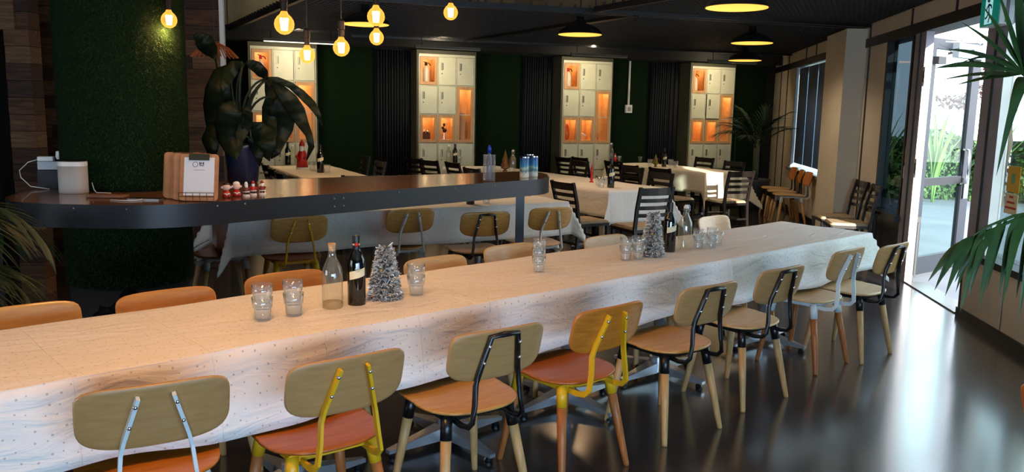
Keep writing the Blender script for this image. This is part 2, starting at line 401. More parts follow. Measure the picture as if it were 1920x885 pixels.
def notice(name, y, z, dy, dz, m, label, cat='notice', n=0.08):
    o = done(B(-dy/2, dy/2, -0.002, 0.002, -dz/2, dz/2), name, m); o.matrix_world = Matrix.Translation(WM @ Vector((ws(y), -n, z))) @ Matrix.Rotation(WANG, 4, 'Z')
    tag(o, label, cat); return o
YN = mat('yellow_notice', (206, 160, 40), 0.6)
notice('paper_notice', 8.29, 1.05, 0.16, 0.12, WHITEP, 'small white paper stuck on the dark window left of the door', n=0.05)
notice('sticker', 8.30, 1.23, 0.13, 0.15, mat('dull_yellow', (140, 124, 50), 0.6), 'faded yellow sticker above the white paper on the window', 'sticker', 0.05)
ny = notice('window_notice', 6.03, 1.16, 0.20, 0.19, YN, 'yellow safety notice with green mark on the window right of the door', 'sticker')
nr = notice('window_notice', 6.03, 0.98, 0.2, 0.15, mat('cream_notice', (214, 196, 150), 0.6), 'cream notice with red lettering under the yellow safety notice', 'sticker')
done(B(-0.03, 0.03, 0.002, 0.004, -0.03, 0.04), 'green_mark', mat('green_mark', (110, 150, 110), 0.6), ny)
for zz, ww in ((0.05, 0.03), (0.01, 0.06), (-0.03, 0.085)): done(B(-ww, ww, 0.002, 0.004, zz-0.008, zz+0.008), 'red_line', RED, nr)

# unseen wall added outside to keep the sun off the near windows
tag(done(B(2.45, 5.25, -3.75, -3.45, 0, 5.2), 'sun_block_wall', CONC), kind='structure')
# ---- the open glass door
DA = Vector((3.98, 7.87, 0)); DBv = Vector((4.88, 8.80, 0)); dang = atan2(DBv.y-DA.y, DBv.x-DA.x)
DA = Vector((4.01, 8.16, 0)); DBv = Vector((4.86, 8.80, 0)); dang = atan2(DBv.y-DA.y, DBv.x-DA.x); dw = (DBv-DA).length
door = empty('door_1', DA, dang); door['kind'] = 'structure'
bm = bmesh.new(); box(bm, 0, 0.11, -0.025, 0.025, 0.02, 2.37); done(bm, 'stile', DOORF, door)
done(B(dw-0.17, dw, -0.025, 0.025, 0.02, 2.37), 'stile', DOORF, door)
done(B(0.11, dw-0.17, -0.025, 0.025, 0.02, 0.2), 'bottom_rail', DOORF, door)
done(B(0.11, dw-0.17, -0.025, 0.025, 2.27, 2.37), 'top_rail', DOORF, door)
done(B(0.11, dw-0.17, -0.02, 0.02, 0.92, 1.0), 'mid_rail', FRAMED, door)
done(B(0.11, dw-0.17, -0.004, 0.004, 0.2, 0.92), 'pane', WINGL, door); done(B(0.11, dw-0.17, -0.004, 0.004, 1.0, 2.27), 'pane', WINGL, door)
bm = tube([(dw-0.2, -0.025, 0.92), (dw-0.2, -0.08, 0.93), (dw-0.2, -0.09, 1.0), (dw-0.2, -0.09, 1.2), (dw-0.2, -0.08, 1.27), (dw-0.2, -0.025, 1.28)], 0.014, n=10)
done(bm, 'pull_handle', CHROME, door, True)
done(B(dw-0.16, dw-0.06, -0.05, -0.02, 0.76, 0.98), 'lock_case', CHROME, door)
done(B(0.42, dw-0.02, -0.09, -0.025, 2.2, 2.34), 'door_closer', mat('closer_grey', (130, 142, 156), 0.4, 0.5), door)
done(B(0.05, 0.2, -0.08, -0.025, 2.12, 2.19), 'catch', FRAMED, door)
arm = done(tube([(dw-0.3, -0.06, 2.28), (0.45, -0.30, 2.33), (0.1, -0.1, 2.33)], 0.012, rect=True, h_=0.008), 'closer_arm', CHROME, door)
for z in (1.98, 1.12):
    o = empty('strike_plate', WM @ Vector((ws(7.89), 0.005, z)), WANG, 'white metal strike plate on the left door post, %s' % ('upper one near the top' if z > 1.5 else 'lower one at handle height'), 'strike plate')
    bm = bmesh.new(); box(bm, -0.06, 0.0, 0, 0.004, -0.09, 0.09); done(bm, 'plate', mat('white_metal', (220, 222, 226), 0.35), o)
    done(B(-0.045, -0.015, 0.004, 0.007, -0.05, 0.05), 'slot', FRAMED, o)

# ---- exit sign on the wall
yc = 6.24
ex = empty('exit_sign', WM @ Vector((ws(yc), 0, 2.385)), WANG, 'green running man exit sign in white casing beside the door head', 'exit sign')
done(B(-0.17, 0.17, 0.02, 0.115, -0.11, 0.13), 'casing', WHITEP, ex)
done(B(-0.172, -0.170, 0.055, 0.08, -0.10, 0.12), 'casing_groove', mat('groove_grey', (110, 108, 104), 0.5), ex)
done(B(-0.16, 0.16, 0.115, 0.121, -0.105, 0.12), 'sign_face', mat('exit_green', (0, 120, 100), 0.4, emit=((0, 120, 105), 0.5)), ex)
PW = mat('pictogram_white', (190, 240, 245), 0.4, emit=((170, 235, 240), 0.6))
done(B(-0.045, 0.075, 0.121, 0.123, -0.095, 0.10), 'door_pictogram', PW, ex)
PG = mat('pictogram_dark', (0, 60, 75), 0.5)
bm = bmesh.new()
for (a, b) in (((0.0, 0.052), (0.012, -0.01)), ((0.012, -0.01), (-0.02, -0.045)), ((-0.02, -0.045), (-0.05, -0.052)), ((0.012, -0.01), (0.03, -0.045)), ((0.03, -0.045), (0.012, -0.085)),
               ((0.0, 0.045), (-0.03, 0.02)), ((-0.03, 0.02), (-0.035, 0.0)), ((0.0, 0.045), (0.04, 0.035)), ((0.04, 0.035), (0.055, 0.012))):
    sweep(bm, [(-a[0]+0.015, 0.1235, a[1]), (-b[0]+0.015, 0.1235, b[1])], 0.014, h_=0.002, rect=True, up=Vector((0, 1, 0)))
ball(bm, (0.012, 0.124, 0.072), 0.013, 1); done(bm, 'running_figure', PG, ex)

# ------------------------------------------------------------------ outside
pv = bmesh.new(); prism(pv, [(wx(-3.2)+0.12, -3.2), (30, -3.2), (30, 40), (wx(18)+0.12, 18), ], -0.12, -0.02)
tag(done(pv, 'pavement', mat('pale_pavement', (112, 114, 118), 0.8, noise=(1.5, (98, 100, 104)))), kind='structure')
def leaf_cloud(name, bounds, n, size, m, seed, parent=None, upw=0.0):
    rnd = random.Random(seed); vs = []; fs = []
    x0, x1, y0, y1, z0, z1 = bounds
    for i in range(n):
        # points on a puffy shell
        x = rnd.uniform(x0, x1); y = rnd.uniform(y0, y1); z = rnd.uniform(z0, z1)
        f = rnd.random()
        if f < 0.55: y = y0+rnd.random()**2*(y1-y0)*0.4
        z = z0+(z-z0)*(0.86+0.14*sin(x*3.1)*cos(y*2.3))
        a = Vector((rnd.gauss(0, 1), rnd.gauss(0, 1), rnd.gauss(upw, 1))).normalized(); b = a.cross(Vector((rnd.gauss(0, 1), rnd.gauss(0, 1), rnd.gauss(0, 1)))).normalized()
        s = size*rnd.uniform(0.6, 1.3); c = Vector((x, y, z)); k = len(vs)
        vs += [c-a*s, c+b*s*0.4, c+a*s, c-b*s*0.4]; fs.append((k, k+1, k+2, k+3))
    me = bpy.data.meshes.new(name); me.from_pydata(vs, [], fs); return link(name, me, m, parent)
HEDGE = mat('hedge_leaf', (84, 120, 56), 0.6, noise=(4, (50, 86, 38)))
HA = radians(-8)
for i, (cx, cy, wd, lab) in enumerate(((8.2, 17.2, 3.4, 'clipped green hedge beyond the forecourt, seen through the open door'), (12.3, 16.2, 4.6, 'green hedge seen through the window right of the door'))):
    h = empty('hedge', (cx, cy, -0.02), HA, lab, 'hedge')
    o = leaf_cloud('foliage', (-wd/2, wd/2, -0.5, 0.7, 0.02, 1.42), 9000, 0.085, HEDGE, 11+i, h); o['kind'] = 'stuff'
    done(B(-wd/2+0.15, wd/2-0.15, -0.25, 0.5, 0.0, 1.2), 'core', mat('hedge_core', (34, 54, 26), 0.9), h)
rnd = random.Random(5)
AG = mat('strap_leaf', (100, 144, 62), 0.5)
for i in range(4):
    c = Vector((7.2+i*1.05, 16.2-i*0.1, -0.02)); h = empty('strap_leaf_plant', c, 0, ('tall bright green strap-leaved plant in front of the hedge, %s' % ('leftmost through the door gap', 'second from the left', 'third from the left', 'rightmost of the four')[i]), 'plant')
    for k in range(12):
        a = rnd.uniform(0, 2*pi); ln = rnd.uniform(1.6, 2.1); le = rnd.uniform(0.25, 0.7)
        pts = [Vector((cos(a)*le*t*t, sin(a)*le*t*t, ln*t-0.25*t**3)) for t in [j/6 for j in range(7)]]
        bm = bmesh.new(); sweep(bm, pts, 0.09, h_=0.008, rect=True, up=Vector((cos(a), sin(a), 0.2)), taper=[0.6, 1, 1.1, 1, 0.8, 0.5, 0.05]); done(bm, 'leaf', AG, h, True)
# blossom clumps hanging on a tree outside
tr = empty('flowering_tree', (9.3, 15.6, -0.02), 0, 'small outdoor tree with dark reddish blossom clumps against the bright sky', 'tree')
done(tube([(0, 0, 0), (0.05, 0, 1.2), (-0.1, 0, 2.4), (-0.4, -0.2, 3.4)], 0.05), 'trunk', mat('bark', (90, 74, 60), 0.9), tr)
for i, (x, y, z) in enumerate(((-0.85, -0.6, 2.15), (-1.3, -0.3, 1.95), (-0.5, -0.1, 2.5), (-1.1, -0.2, 2.9), (0.2, 0, 2.9))):
    done(tube([(-0.1-i*0.02, 0, 2.2+0.2*i), (x*0.6, y*0.5, z+0.25), (x, y, z)], 0.012), 'branch', MATS['bark'], tr)
    leaf_cloud('blossom', (x-0.22, x+0.22, y-0.15, y+0.15, z-0.14, z+0.12), 120, 0.06, mat('blossom', (78, 46, 50), 0.8), 30+i, tr)['kind'] = 'stuff'

# ------------------------------------------------------------------ ceiling grilles
MZ = 2.66; MU = Vector((cos(radians(16)), sin(radians(16)), 0)); MW = Vector((-0.479, 0.878, 0))
def xwall(P):  # signed distance to right wall inner face
    return (WQ-P).dot(WN)
def grille(name, O, a0, a1, b0, b1, step, label):
    g = empty(name, (O.x, O.y, MZ), 0, label, 'ceiling grille', 'black ceiling grilles')
    bm = bmesh.new()
    def clip(P, Q):
        dp, dq = xwall(Vector((O.x, O.y, 0))+P)-0.03, xwall(Vector((O.x, O.y, 0))+Q)-0.03
        if dp <= 0 and dq <= 0: return None
        if dq < 0: Q = P+(Q-P)*(dp/(dp-dq))
        if dp < 0: P = Q+(P-Q)*(dq/(dq-dp))
        return P, Q
    nb = int((b1-b0)/step)
    for i in range(nb+1):
        b = b0+i*step; c = clip(MU*a0+MW*b, MU*a1+MW*b)
        if c: sweep(bm, c, 0.011, h_=0.012, rect=True)
    na = int((a1-a0)/step)
    for i in range(na+1):
        a = a0+i*step; c = clip(MU*a+MW*b0, MU*a+MW*b1)
        if c: sweep(bm, c, 0.011, h_=0.012, rect=True)
    done(bm, 'mesh_panel', MESHM, g)['kind'] = 'stuff'
    for P, Q in ((MU*a0+MW*b0, MU*a1+MW*b0), (MU*a0+MW*b1, MU*a1+MW*b1), (MU*a0+MW*b0, MU*a0+MW*b1), (MU*a1+MW*b0, MU*a1+MW*b1)):
        c = clip(P, Q)
        if c:
            bm = bmesh.new(); z = Vector((0, 0, -0.01)); sweep(bm, (c[0]+z, c[1]+z), 0.05, h_=0.06, rect=True); done(bm, 'edge_angle', BLACKM, g)
            n = int((c[1]-c[0]).length/0.16)
            bm = bmesh.new()
            for i in range(1, n):
                p = c[0]+(c[1]-c[0])*i/n; box(bm, p.x-0.012, p.x+0.012, p.y-0.05, p.y+0.05, 0.02, 0.05)
            done(bm, 'clip', MESHM, g)['kind'] = 'stuff'
    # hangers to the slab
    for P in (MU*a0+MW*b0, MU*(a0+a1)/2+MW*b0, MU*a0+MW*b1, MU*(a0+a1)/2+MW*b1):
        done(tube([P, P+Vector((0, 0, 3.32-MZ))], 0.006, n=6), 'hanger_rod', BLACKM, g)
    return g
OA = Vector((1.28, 9.12, 0))
grille('ceiling_grille', OA, -3.45, -0.03, 0, 4.25, 0.062, 'black open-mesh ceiling grille at far left above the bar bulbs')
grille('ceiling_grille', OA, 0.03, 6.2, 0, 4.25, 0.062, 'black open-mesh ceiling grille over the black-chair tables, right half')
grille('ceiling_grille', OA, -0.55, 5.2, -6.2, -0.16, 0.062, 'nearest black open-mesh ceiling grille, over the door side')
# duct / deck above hides most of the slab
for nm, x0, y0, y1 in (('ceiling_deck', -2.4, 8.9, 17), ('ceiling_deck_near', 0.4, -3, 8.5)):
    bm = bmesh.new(); prism(bm, [(x0, y0), (wx(y0)+0.1, y0), (wx(y1)+0.1, y1), (x0, y1)], 3.02, 3.06)
    tag(done(bm, nm, mat('grey_deck', (196, 196, 186), 0.8)), kind='structure')

# ------------------------------------------------------------------ lamps
WARM = (1.0, 0.52, 0.20)
def dome(p, label, power=14, wc=(1.0, 0.66, 0.38)):
    t = empty('pendant_lamp', p, 0, label, 'pendant lamp', None)
    prof = [(0.25, 0.0), (0.235, 0.035), (0.19, 0.075), (0.11, 0.11), (0.05, 0.13), (0.04, 0.2)]
    bm = bmesh.new(); lathe(bm, prof, 36, cap=False); s = done(bm, 'shade', BLACKSTEEL, t, True)
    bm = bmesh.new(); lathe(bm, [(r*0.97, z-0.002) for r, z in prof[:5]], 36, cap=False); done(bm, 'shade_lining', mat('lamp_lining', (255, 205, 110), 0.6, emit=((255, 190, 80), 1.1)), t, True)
    bm = bmesh.new(); ball(bm, (0, 0, 0.075), 0.045); done(bm, 'bulb', emis('dome_bulb', (255, 214, 140), 6), t, True)
    done(tube([(0, 0, 0.2), (0, 0, 3.32-p[2])], 0.006, n=6), 'cord', BLACKM, t)
    l = bpy.data.lights.new('lamp_glow', 'SPOT'); l.energy = power; l.color = wc; l.spot_size = radians(150); l.spot_blend = 0.6; l.shadow_soft_size = 0.12
    lo = bpy.data.objects.new('lamp_glow', l); col.objects.link(lo); lo.parent = t; lo.location = (0, 0, 0.0)
    return t
dome((-1.57, 8.79, 2.45), 'wide black dome pendant lit yellow, behind the middle filament bulbs', 110)
dome((0.72, 9.46, 2.45), 'wide black dome pendant above the red-candle black-chair table', 55)
dome((1.75, 6.73, 2.43), 'nearest black dome pendant, at top edge left of the door', 6)
dome((2.84, 10.12, 2.45), 'black dome pendant left of the far blind window', 48, (1.0, 0.8, 0.58))
dome((3.5, 12.8, 2.42), 'farthest small black dome pendant before the rightmost lockers', 44, (1.0, 0.8, 0.58))
# lamps out of the picture over the near end of the long table
dome((-0.75, 2.2, 2.45), 'black dome pendant over the near end of the long table', 90, (1.0, 0.47, 0.16))
dome((0.55, 3.9, 2.5), 'black dome pendant over the middle of the long table', 13, (1.0, 0.5, 0.2))

GLOBE = None
def globe_mat():
    m = bpy.data.materials.new('amber_globe_glass'); m.use_nodes = True; n = m.node_tree; n.nodes.clear()
    out = n.nodes.new('ShaderNodeOutputMaterial'); tr = n.nodes.new('ShaderNodeBsdfTransparent'); tr.inputs[0].default_value = (1.0, 0.82, 0.5, 1)
    e = n.nodes.new('ShaderNodeEmission'); e.inputs[0].default_value = (1.0, 0.42, 0.06, 1); e.inputs[1].default_value = 1.9
    lw = n.nodes.new('ShaderNodeLayerWeight'); lw.inputs[0].default_value = 0.5
    mr = n.nodes.new('ShaderNodeMapRange'); mr.inputs[3].default_value = 0.45; mr.inputs[4].default_value = 0.9; n.links.new(lw.outputs['Facing'], mr.inputs[0])
    mx = n.nodes.new('ShaderNodeMixShader'); n.links.new(mr.outputs[0], mx.inputs[0]); n.links.new(tr.outputs[0], mx.inputs[1]); n.links.new(e.outputs[0], mx.inputs[2])
    n.links.new(mx.outputs[0], out.inputs[0]); return m
GLOBE = globe_mat()
FIL = emis('filament', (255, 216, 140), 30)
def fbulb(px, py, dpx, label, power=7, r=0.0475):
    """filament bulb hanging so that its globe subtends dpx pixels"""
    Y = 2*r*F_PX/dpx
    d = fwd + rgt*((px-960)/F_PX) - upv*((py-442.5)/F_PX); p = Vector((0, 0, EYE))+d*(Y/d.dot(fwd))
    t = empty('filament_bulb', (p.x, p.y, p.z), 0, label, 'filament bulb')
    bm = bmesh.new(); lathe(bm, [(0.003, -0.0475), (0.02, -0.0435), (0.036, -0.031), (0.0455, -0.013), (0.0475, 0.003), (0.044, 0.02), (0.034, 0.036), (0.021, 0.048), (0.016, 0.058), (0.0135, 0.064)], 24); done(bm, 'glass_globe', GLOBE, t, True)
    bm = bmesh.new()
    for k in range(8):
        a = k*pi/4; sweep(bm, [(0.012*cos(a), 0.012*sin(a), -0.028), (0.017*cos(a+0.3), 0.017*sin(a+0.3), 0.03)], 0.0042, n=5)
    done(bm, 'filament', FIL, t)
    done(L([(0.0145, 0.062), (0.017, 0.066), (0.017, 0.1), (0.02, 0.104), (0.02, 0.15), (0.012, 0.16), (0.005, 0.165)], 16), 'lamp_holder', mat('bronze_holder', (40, 30, 24), 0.35, 0.6), t)
    done(tube([(0, 0, 0.16), (0, 0, 3.32-p.z)], 0.0035, n=6), 'cord', BLACKM, t)
    l = bpy.data.lights.new('bulb_glow', 'POINT'); l.energy = power; l.color = WARM; l.shadow_soft_size = 0.03
    lo = bpy.data.objects.new('bulb_glow', l); col.objects.link(lo); lo.parent = t; lo.location = (0, 0, -0.07)
fbulb(317, 38, 29, 'glowing globe filament bulb in front of the green turf column', 9)
fbulb(533, 46, 37, 'largest glowing globe filament bulb, above the left locker bank', 9)
fbulb(576, 104, 29, 'dimmer clear globe filament bulb, lowest, over the left locker bank', 4)
fbulb(640, 90, 31, 'glowing globe filament bulb hanging between the two left locker banks', 7)
fbulb(705, 32, 33, 'glowing globe filament bulb overlapping the wide yellow dome lamp', 7)
fbulb(706, 71, 27, 'glowing globe filament bulb just below the wide yellow dome lamp', 6)
fbulb(845, 24, 27, 'rightmost glowing globe filament bulb near the top edge', 6)

# linear picture lights over the lockers
TUBEW = emis('linear_tube', (255, 236, 200), 3.0)
def linear(t, d, z, lit, label, tilt=0.0):
    o = empty('linear_light', BM @ Vector((t, d, z)), BA, label, 'linear light')
    done(B(-0.5, 0.5, -0.02, 0.02, 0, 0.035), 'housing', mat('grey_housing', (96, 92, 80), 0.5), o)
    done(B(-0.49, 0.49, -0.016, 0.016, -0.01, 0.0), 'light_tube', TUBEW if lit else mat('unlit_tube', (150, 146, 130), 0.5), o)
    done(tube([(-0.4, 0, 0.03), (-0.4, 0, 0.16)], 0.006, n=6), 'bracket', BLACKM, o); done(tube([(0.4, 0, 0.03), (0.4, 0, 0.16)], 0.006, n=6), 'bracket', BLACKM, o)
    a = bpy.data.lights.new('locker_light', 'AREA'); a.shape = 'RECTANGLE'; a.size = 0.9; a.size_y = 0.05; a.energy = 14 if lit else 15; a.color = (1.0, 0.82, 0.55)  # area lamp lights the lockers, under the unlit tubes as well
    ao = bpy.data.objects.new('locker_light', a); col.objects.link(ao); ao.parent = o; ao.location = (0, 0.0, -0.02)
    ao.rotation_euler = Vector((0, 0.75, -0.66)).to_track_quat('-Z', 'X').to_euler()
linear(0.15, -0.75, 2.46, True, 'lit white linear light above the left locker bank')
linear(2.25, -0.75, 2.47, False, 'unlit grey linear light above the second locker bank from left')
linear(4.75, -0.75, 2.47, False, 'unlit grey linear light above the third locker bank')
linear(7.3, -0.75, 2.47, False, 'unlit grey linear light above the rightmost locker bank')

# ------------------------------------------------------------------ lockers
CW = 0.292
def locker(t, k):
    names = ['leftmost locker bank, behind the broad-leaved plant', 'second locker bank from left, with amber-lit display boxes', 'third locker bank from left, with amber-lit display boxes', 'rightmost locker bank, near the corner palm']
    lk = empty('locker_bank', BM @ Vector((t, 0, 0)), BA, 'cream metal '+names[k], 'lockers', 'cream locker banks along the back wall')
    W2 = 0.455
    bm = bmesh.new()     # housing: olive sides and plinth
    box(bm, -W2-0.03, -W2, 0.015, 0.42, 0, 2.5); box(bm, W2, W2+0.03, 0.015, 0.42, 0, 2.5); box(bm, -W2, W2, 0.02, 0.42, 2.44, 2.5); box(bm, -W2, W2, 0.03, 0.42, 0, 0.12)
    done(bm, 'housing', OLIVE, lk)
    bm = bmesh.new()     # carcass: face frame and back
    xs = [-W2+0.012+i*(CW+0.0095) for i in range(4)]
    rows = [2.40, 1.955, 1.51, 1.065, 0.62, 0.175]
    box(bm, -W2, W2, 0.34, 0.36, 0.12, 2.44)
    for i in range(4): box(bm, xs[i]-0.012, xs[i], 0.002, 0.34, 0.12, 2.44)
    for z in rows: box(bm, -W2, W2, 0.004, 0.03, z, z+0.012)
    box(bm, -W2, W2, 0.0, 0.34, 2.412, 2.44); box(bm, -W2, W2, 0.0, 0.34, 0.12, 0.165)
    done(bm, 'carcass', LOCKER, lk)
    disp = {(0, 0): 1, (2, 0): 1, (2, 1): 1, (1, 2): 2}
    for r in range(5):
        for c in range(3):
            if (r, c) == (2, 2): continue
            x0 = xs[c]+0.003; x1 = xs[c]+CW-0.010; z1 = rows[r]-0.004; z0 = rows[r+1]+0.016
            if (r, c) in disp:
                if disp[(r, c)] == 2: z0 = rows[r+2]+0.016
                bm = bmesh.new(); f = 0.045
                box(bm, x0, x1, -0.008, 0.02, z1-f, z1); box(bm, x0, x1, -0.008, 0.02, z0, z0+f); box(bm, x0, x0+f, -0.008, 0.02, z0+f, z1-f); box(bm, x1-f, x1, -0.008, 0.02, z0+f, z1-f)
                fr = done(bm, 'display_frame', TIMBER, lk)
                bm = bmesh.new()
                box(bm, x0, x1, 0.30, 0.31, z0, z1); box(bm, x0, x0+0.006, 0.02, 0.3, z0, z1); box(bm, x1-0.006, x1, 0.02, 0.3, z0, z1)
                box(bm, x0, x1, 0.02, 0.3, z0, z0+f); box(bm, x0, x1, 0.02, 0.3, z1-0.02, z1)
                done(bm, 'display_lining', COPPER, fr)
                l = bpy.data.lights.new('display_glow', 'POINT'); l.energy = 1.0 if disp[(r, c)] == 1 else 1.3; l.color = (1.0, 0.68, 0.36); l.shadow_soft_size = 0.02
                lo = bpy.data.objects.new('display_glow', l); col.objects.link(lo); lo.parent = lk; lo.location = ((x0+x1)/2, 0.16, z1-0.05 if disp[(r, c)] == 2 or r == 2 else z1-0.06)
            else:
                ajar = (k == 3 and (r, c) == (1, 1))
                d = done(B(x0, x1, -0.006 if not ajar else -0.03, 0.003 if not ajar else -0.021, z0, z1), 'door', LOCKER, lk)
                bevel(d, 0.003, 1)
                yy = -0.006 if not ajar else -0.03
                hx = x0+0.055
                h = done(B(hx-0.016, hx+0.016, yy-0.005, yy, z1-0.20, z1-0.085), 'handle', mat('handle_grey', (150, 146, 126), 0.4, 0.5), d)
                done(B(hx+0.02-0.012, hx+0.02-0.002, yy-0.007, yy-0.004, z1-0.195, z1-0.09), 'handle_recess', BLACKSTEEL, d)
                done(L([(0.009, 0), (0.009, 0.003)], 10), 'lock', BLACKSTEEL, d, loc=(hx, yy, z1-0.25), rot=(radians(90), 0, 0))
    # things standing in the display boxes
    def put(name, c, z, label, cat):
        x = (xs[c]+0.003+xs[c]+CW-0.01)/2
        o = empty(name, BM @ Vector((t+x, 0.14, z)), BA, label, cat); return o
    where = ('leftmost', 'second', 'third', 'rightmost')[k]
    s = put('soda_siphon', 0, rows[1]+0.061, 'clear glass soda siphon with red-brown head in top display box of the %s lockers' % where, 'siphon')
    done(L([(0.05, 0), (0.052, 0.02), (0.052, 0.17), (0.04, 0.21), (0.018, 0.235), (0.016, 0.25)], 18), 'siphon_body', mat('smoky_glass', (200, 190, 170), 0.1, spec=0.8), s, True)
    done(L([(0.02, 0.25), (0.024, 0.27), (0.018, 0.30), (0.008, 0.31)], 14), 'siphon_head', RED if k != 1 else BLACKSTEEL, s)
    done(tube([(0, 0, 0.29), (0.05, -0.01, 0.285), (0.07, -0.01, 0.25)], 0.008, n=6), 'spout', BLACKSTEEL, s)
    done(tube([(0, 0, 0.30), (-0.04, 0, 0.31)], 0.007, n=6), 'lever', BLACKSTEEL, s)
    z = rows[3]+0.061
    if k == 1:
        s = put('wicker_basket', 0, z, 'small dark basket with glass balls in lower left display box of the second lockers', 'basket')
        done(B(-0.06, 0.06, -0.04, 0.04, 0, 0.10), 'basket', mat('wicker', (96, 54, 30), 0.8, noise=(60, (50, 26, 14))), s)
        bm = bmesh.new(); ball(bm, (-0.03, 0, 0.125), 0.028); ball(bm, (0.03, 0.0, 0.12), 0.024); done(bm, 'glass_ball', CHROME, s, True)
        s = put('toy_figure', 1, z, 'small dark metal figure on bright base in lower middle display box of the second lockers', 'ornament')
        done(L([(0.03, 0), (0.03, 0.015), (0.01, 0.02), (0.008, 0.1)], 12), 'stand', CHROME, s)
        bm = bmesh.new(); ball(bm, (0.01, 0, 0.14), 0.035); ball(bm, (-0.02, 0, 0.18), 0.024); ball(bm, (0.0, 0, 0.23), 0.02, 1.4); done(bm, 'body', BLACKSTEEL, s, True)
        s = put('cork_board', 2, rows[3]+0.061, 'pale timber slab standing in the tall display box of the second lockers', 'board')
        done(B(-0.07, 0.05, 0, 0.03, 0, 0.42), 'slab', TIMBER, s)
    elif k == 2:
        s = put('copper_vase', 0, z, 'tall amber vase in lower left display box of the third lockers', 'vase')
        done(L([(0.03, 0), (0.045, 0.05), (0.05, 0.12), (0.035, 0.22), (0.02, 0.27)], 16), 'vase', mat('amber_gloss', (190, 84, 44), 0.2), s, True)
        s = put('toy_aeroplane', 1, z, 'little white model plane on a stand in lower middle display box of the third lockers', 'model')
        bm = bmesh.new(); sweep(bm, [(-0.07, 0, 0.13), (0.06, 0, 0.07)], 0.016); sweep(bm, [(0, -0.06, 0.1), (0, 0.06, 0.1)], 0.04, h_=0.006, rect=True); sweep(bm, [(0, 0, 0), (0, 0, 0.1)], 0.006); done(bm, 'fuselage', WHITEP, s)
        s = put('small_ornament', 2, z, 'tiny dark red ornament at foot of the tall display box of the third lockers', 'ornament')
        bm = bmesh.new(); ball(bm, (-0.03, 0, 0.03), 0.03); ball(bm, (-0.02, 0, 0.075), 0.018); done(bm, 'ornament', RED, s, True)
    elif k == 3:
        s = put('small_toy', 0, z, 'tiny red and white toy in lower left display box of the rightmost lockers', 'toy')
        bm = bmesh.new(); ball(bm, (-0.06, 0, 0.04), 0.03); done(bm, 'toy_body', RED, s, True); bm = bmesh.new(); ball(bm, (-0.06, -0.01, 0.09), 0.022); done(bm, 'toy_head', WHITEP, s, True)
        s = put('small_ornament', 2, z, 'tiny amber ornament at foot of the tall display box of the rightmost lockers', 'ornament')
        bm = bmesh.new(); ball(bm, (-0.03, 0, 0.035), 0.03, 1.2); done(bm, 'ornament', RED, s, True)
    else:
        s = put('candle_lantern', 0, z, 'bright candle lantern in lower left display box of the leftmost lockers', 'lantern')
        done(L([(0.03, 0), (0.035, 0.1), (0.02, 0.14)], 12), 'lantern_body', mat('bright_brass', (230, 190, 120), 0.3, 0.6), s)
        s = put('glass_jar', 1, z, 'low glass jar in lower middle display box of the leftmost lockers', 'jar')
        done(L([(0.04, 0), (0.05, 0.03), (0.05, 0.1), (0.03, 0.12)], 14), 'jar_body', BGLASS, s, True)
for k, t in enumerate((0.0, 2.48, 4.95, 7.48)): locker(t, k)

# white wall conduit with switch box between lockers 3 and 4
cd = empty('wall_switch', BM @ Vector((5.98, 0.41, 0)), BA, 'small white switch box with conduit up the dark green back wall', 'switch')
done(B(-0.06, 0.06, -0.05, 0, 1.60, 1.74), 'switch_box', WHITEP, cd); done(B(-0.012, 0.012, -0.03, 0, 1.74, 2.5), 'conduit', WHITEP, cd)
done(B(-0.03, 0.03, -0.056, -0.05, 1.63, 1.70), 'rocker', mat('grey_rocker', (150, 150, 146), 0.4), cd)

# ------------------------------------------------------------------ plank wall and timber post at left
PL = [mat('barn_board_%d' % i, c, 0.85, noise=(9, c2, (0.5, 6, 6)), bump=(30, 0.4)) for i, (c, c2) in enumerate((((98, 66, 44), (60, 38, 24)), ((82, 56, 40), (48, 32, 22)), ((112, 80, 54), (76, 50, 32)), ((70, 48, 36), (40, 27, 20)), ((124, 94, 66), (88, 62, 42))))]
def plank_wall(name, P, ang, length, z1, rw=0.14):
    wl = empty(name, P, ang); wl['kind'] = 'structure'
    rnd = random.Random(3)
    done(B(0, length, 0.02, 0.08, 0, z1), 'backing', SOFFIT, wl)
    z = 0.0
    while z < z1-0.02:
        h = min(rw*rnd.uniform(0.8, 1.15), z1-z); x = 0; off = rnd.uniform(0.3, 1.2)
        while x < length-0.01:
            ln = min(off, length-x); off = rnd.uniform(0.7, 1.5)
            d = rnd.uniform(0, 0.012)
            o = done(B(x+0.002, x+ln-0.002, -d, 0.02, z+0.002, z+h-0.003), 'plank', PL[rnd.randrange(5)], wl); x += ln
        z += h
    return wl
plank_wall('wall_planks', Vector((-4.75, 7.9, 0)), radians(2), 1.95, 3.0)
wp = empty('wall_post', Vector((-4.08, 6.7, 0)), radians(0)); wp['kind'] = 'structure'
for i in range(20):
    done(B(0, 0.20, -0.006*(i % 2), 0.16, i*0.135, i*0.135+0.131), 'plank', PL[(i*3+2) % 5], wp)
done(B(-0.8, 0.1, -0.02, 0.0, 2.15, 2.46), 'plank', PL[4], wp); done(B(-0.8, 0.1, -0.015, 0.0, 2.47, 2.7), 'plank', PL[0], wp)
tag(done(B(-4.32, -4.16, 6.6, 6.7, 0, 2.3), 'trim_9', BLACKM), kind='structure')
tag(done(B(-5.6, -4.32, 6.64, 6.7, 0, 2.15), 'door_2', mat('dark_door', (22, 24, 30), 0.3)), kind='structure')
tag(done(B(-4.1, -2.85, 8.1, 8.2, 2.72, 3.32), 'wall_bulkhead', CONC), kind='structure')
# narrow white strip hanging at the end of the plank wall
tag(done(B(-2.80, -2.76, 7.95, 7.99, 1.85, 2.62), 'hanging_banner', WHITEP), 'narrow white hanging strip at the right end of the plank wall', 'banner')

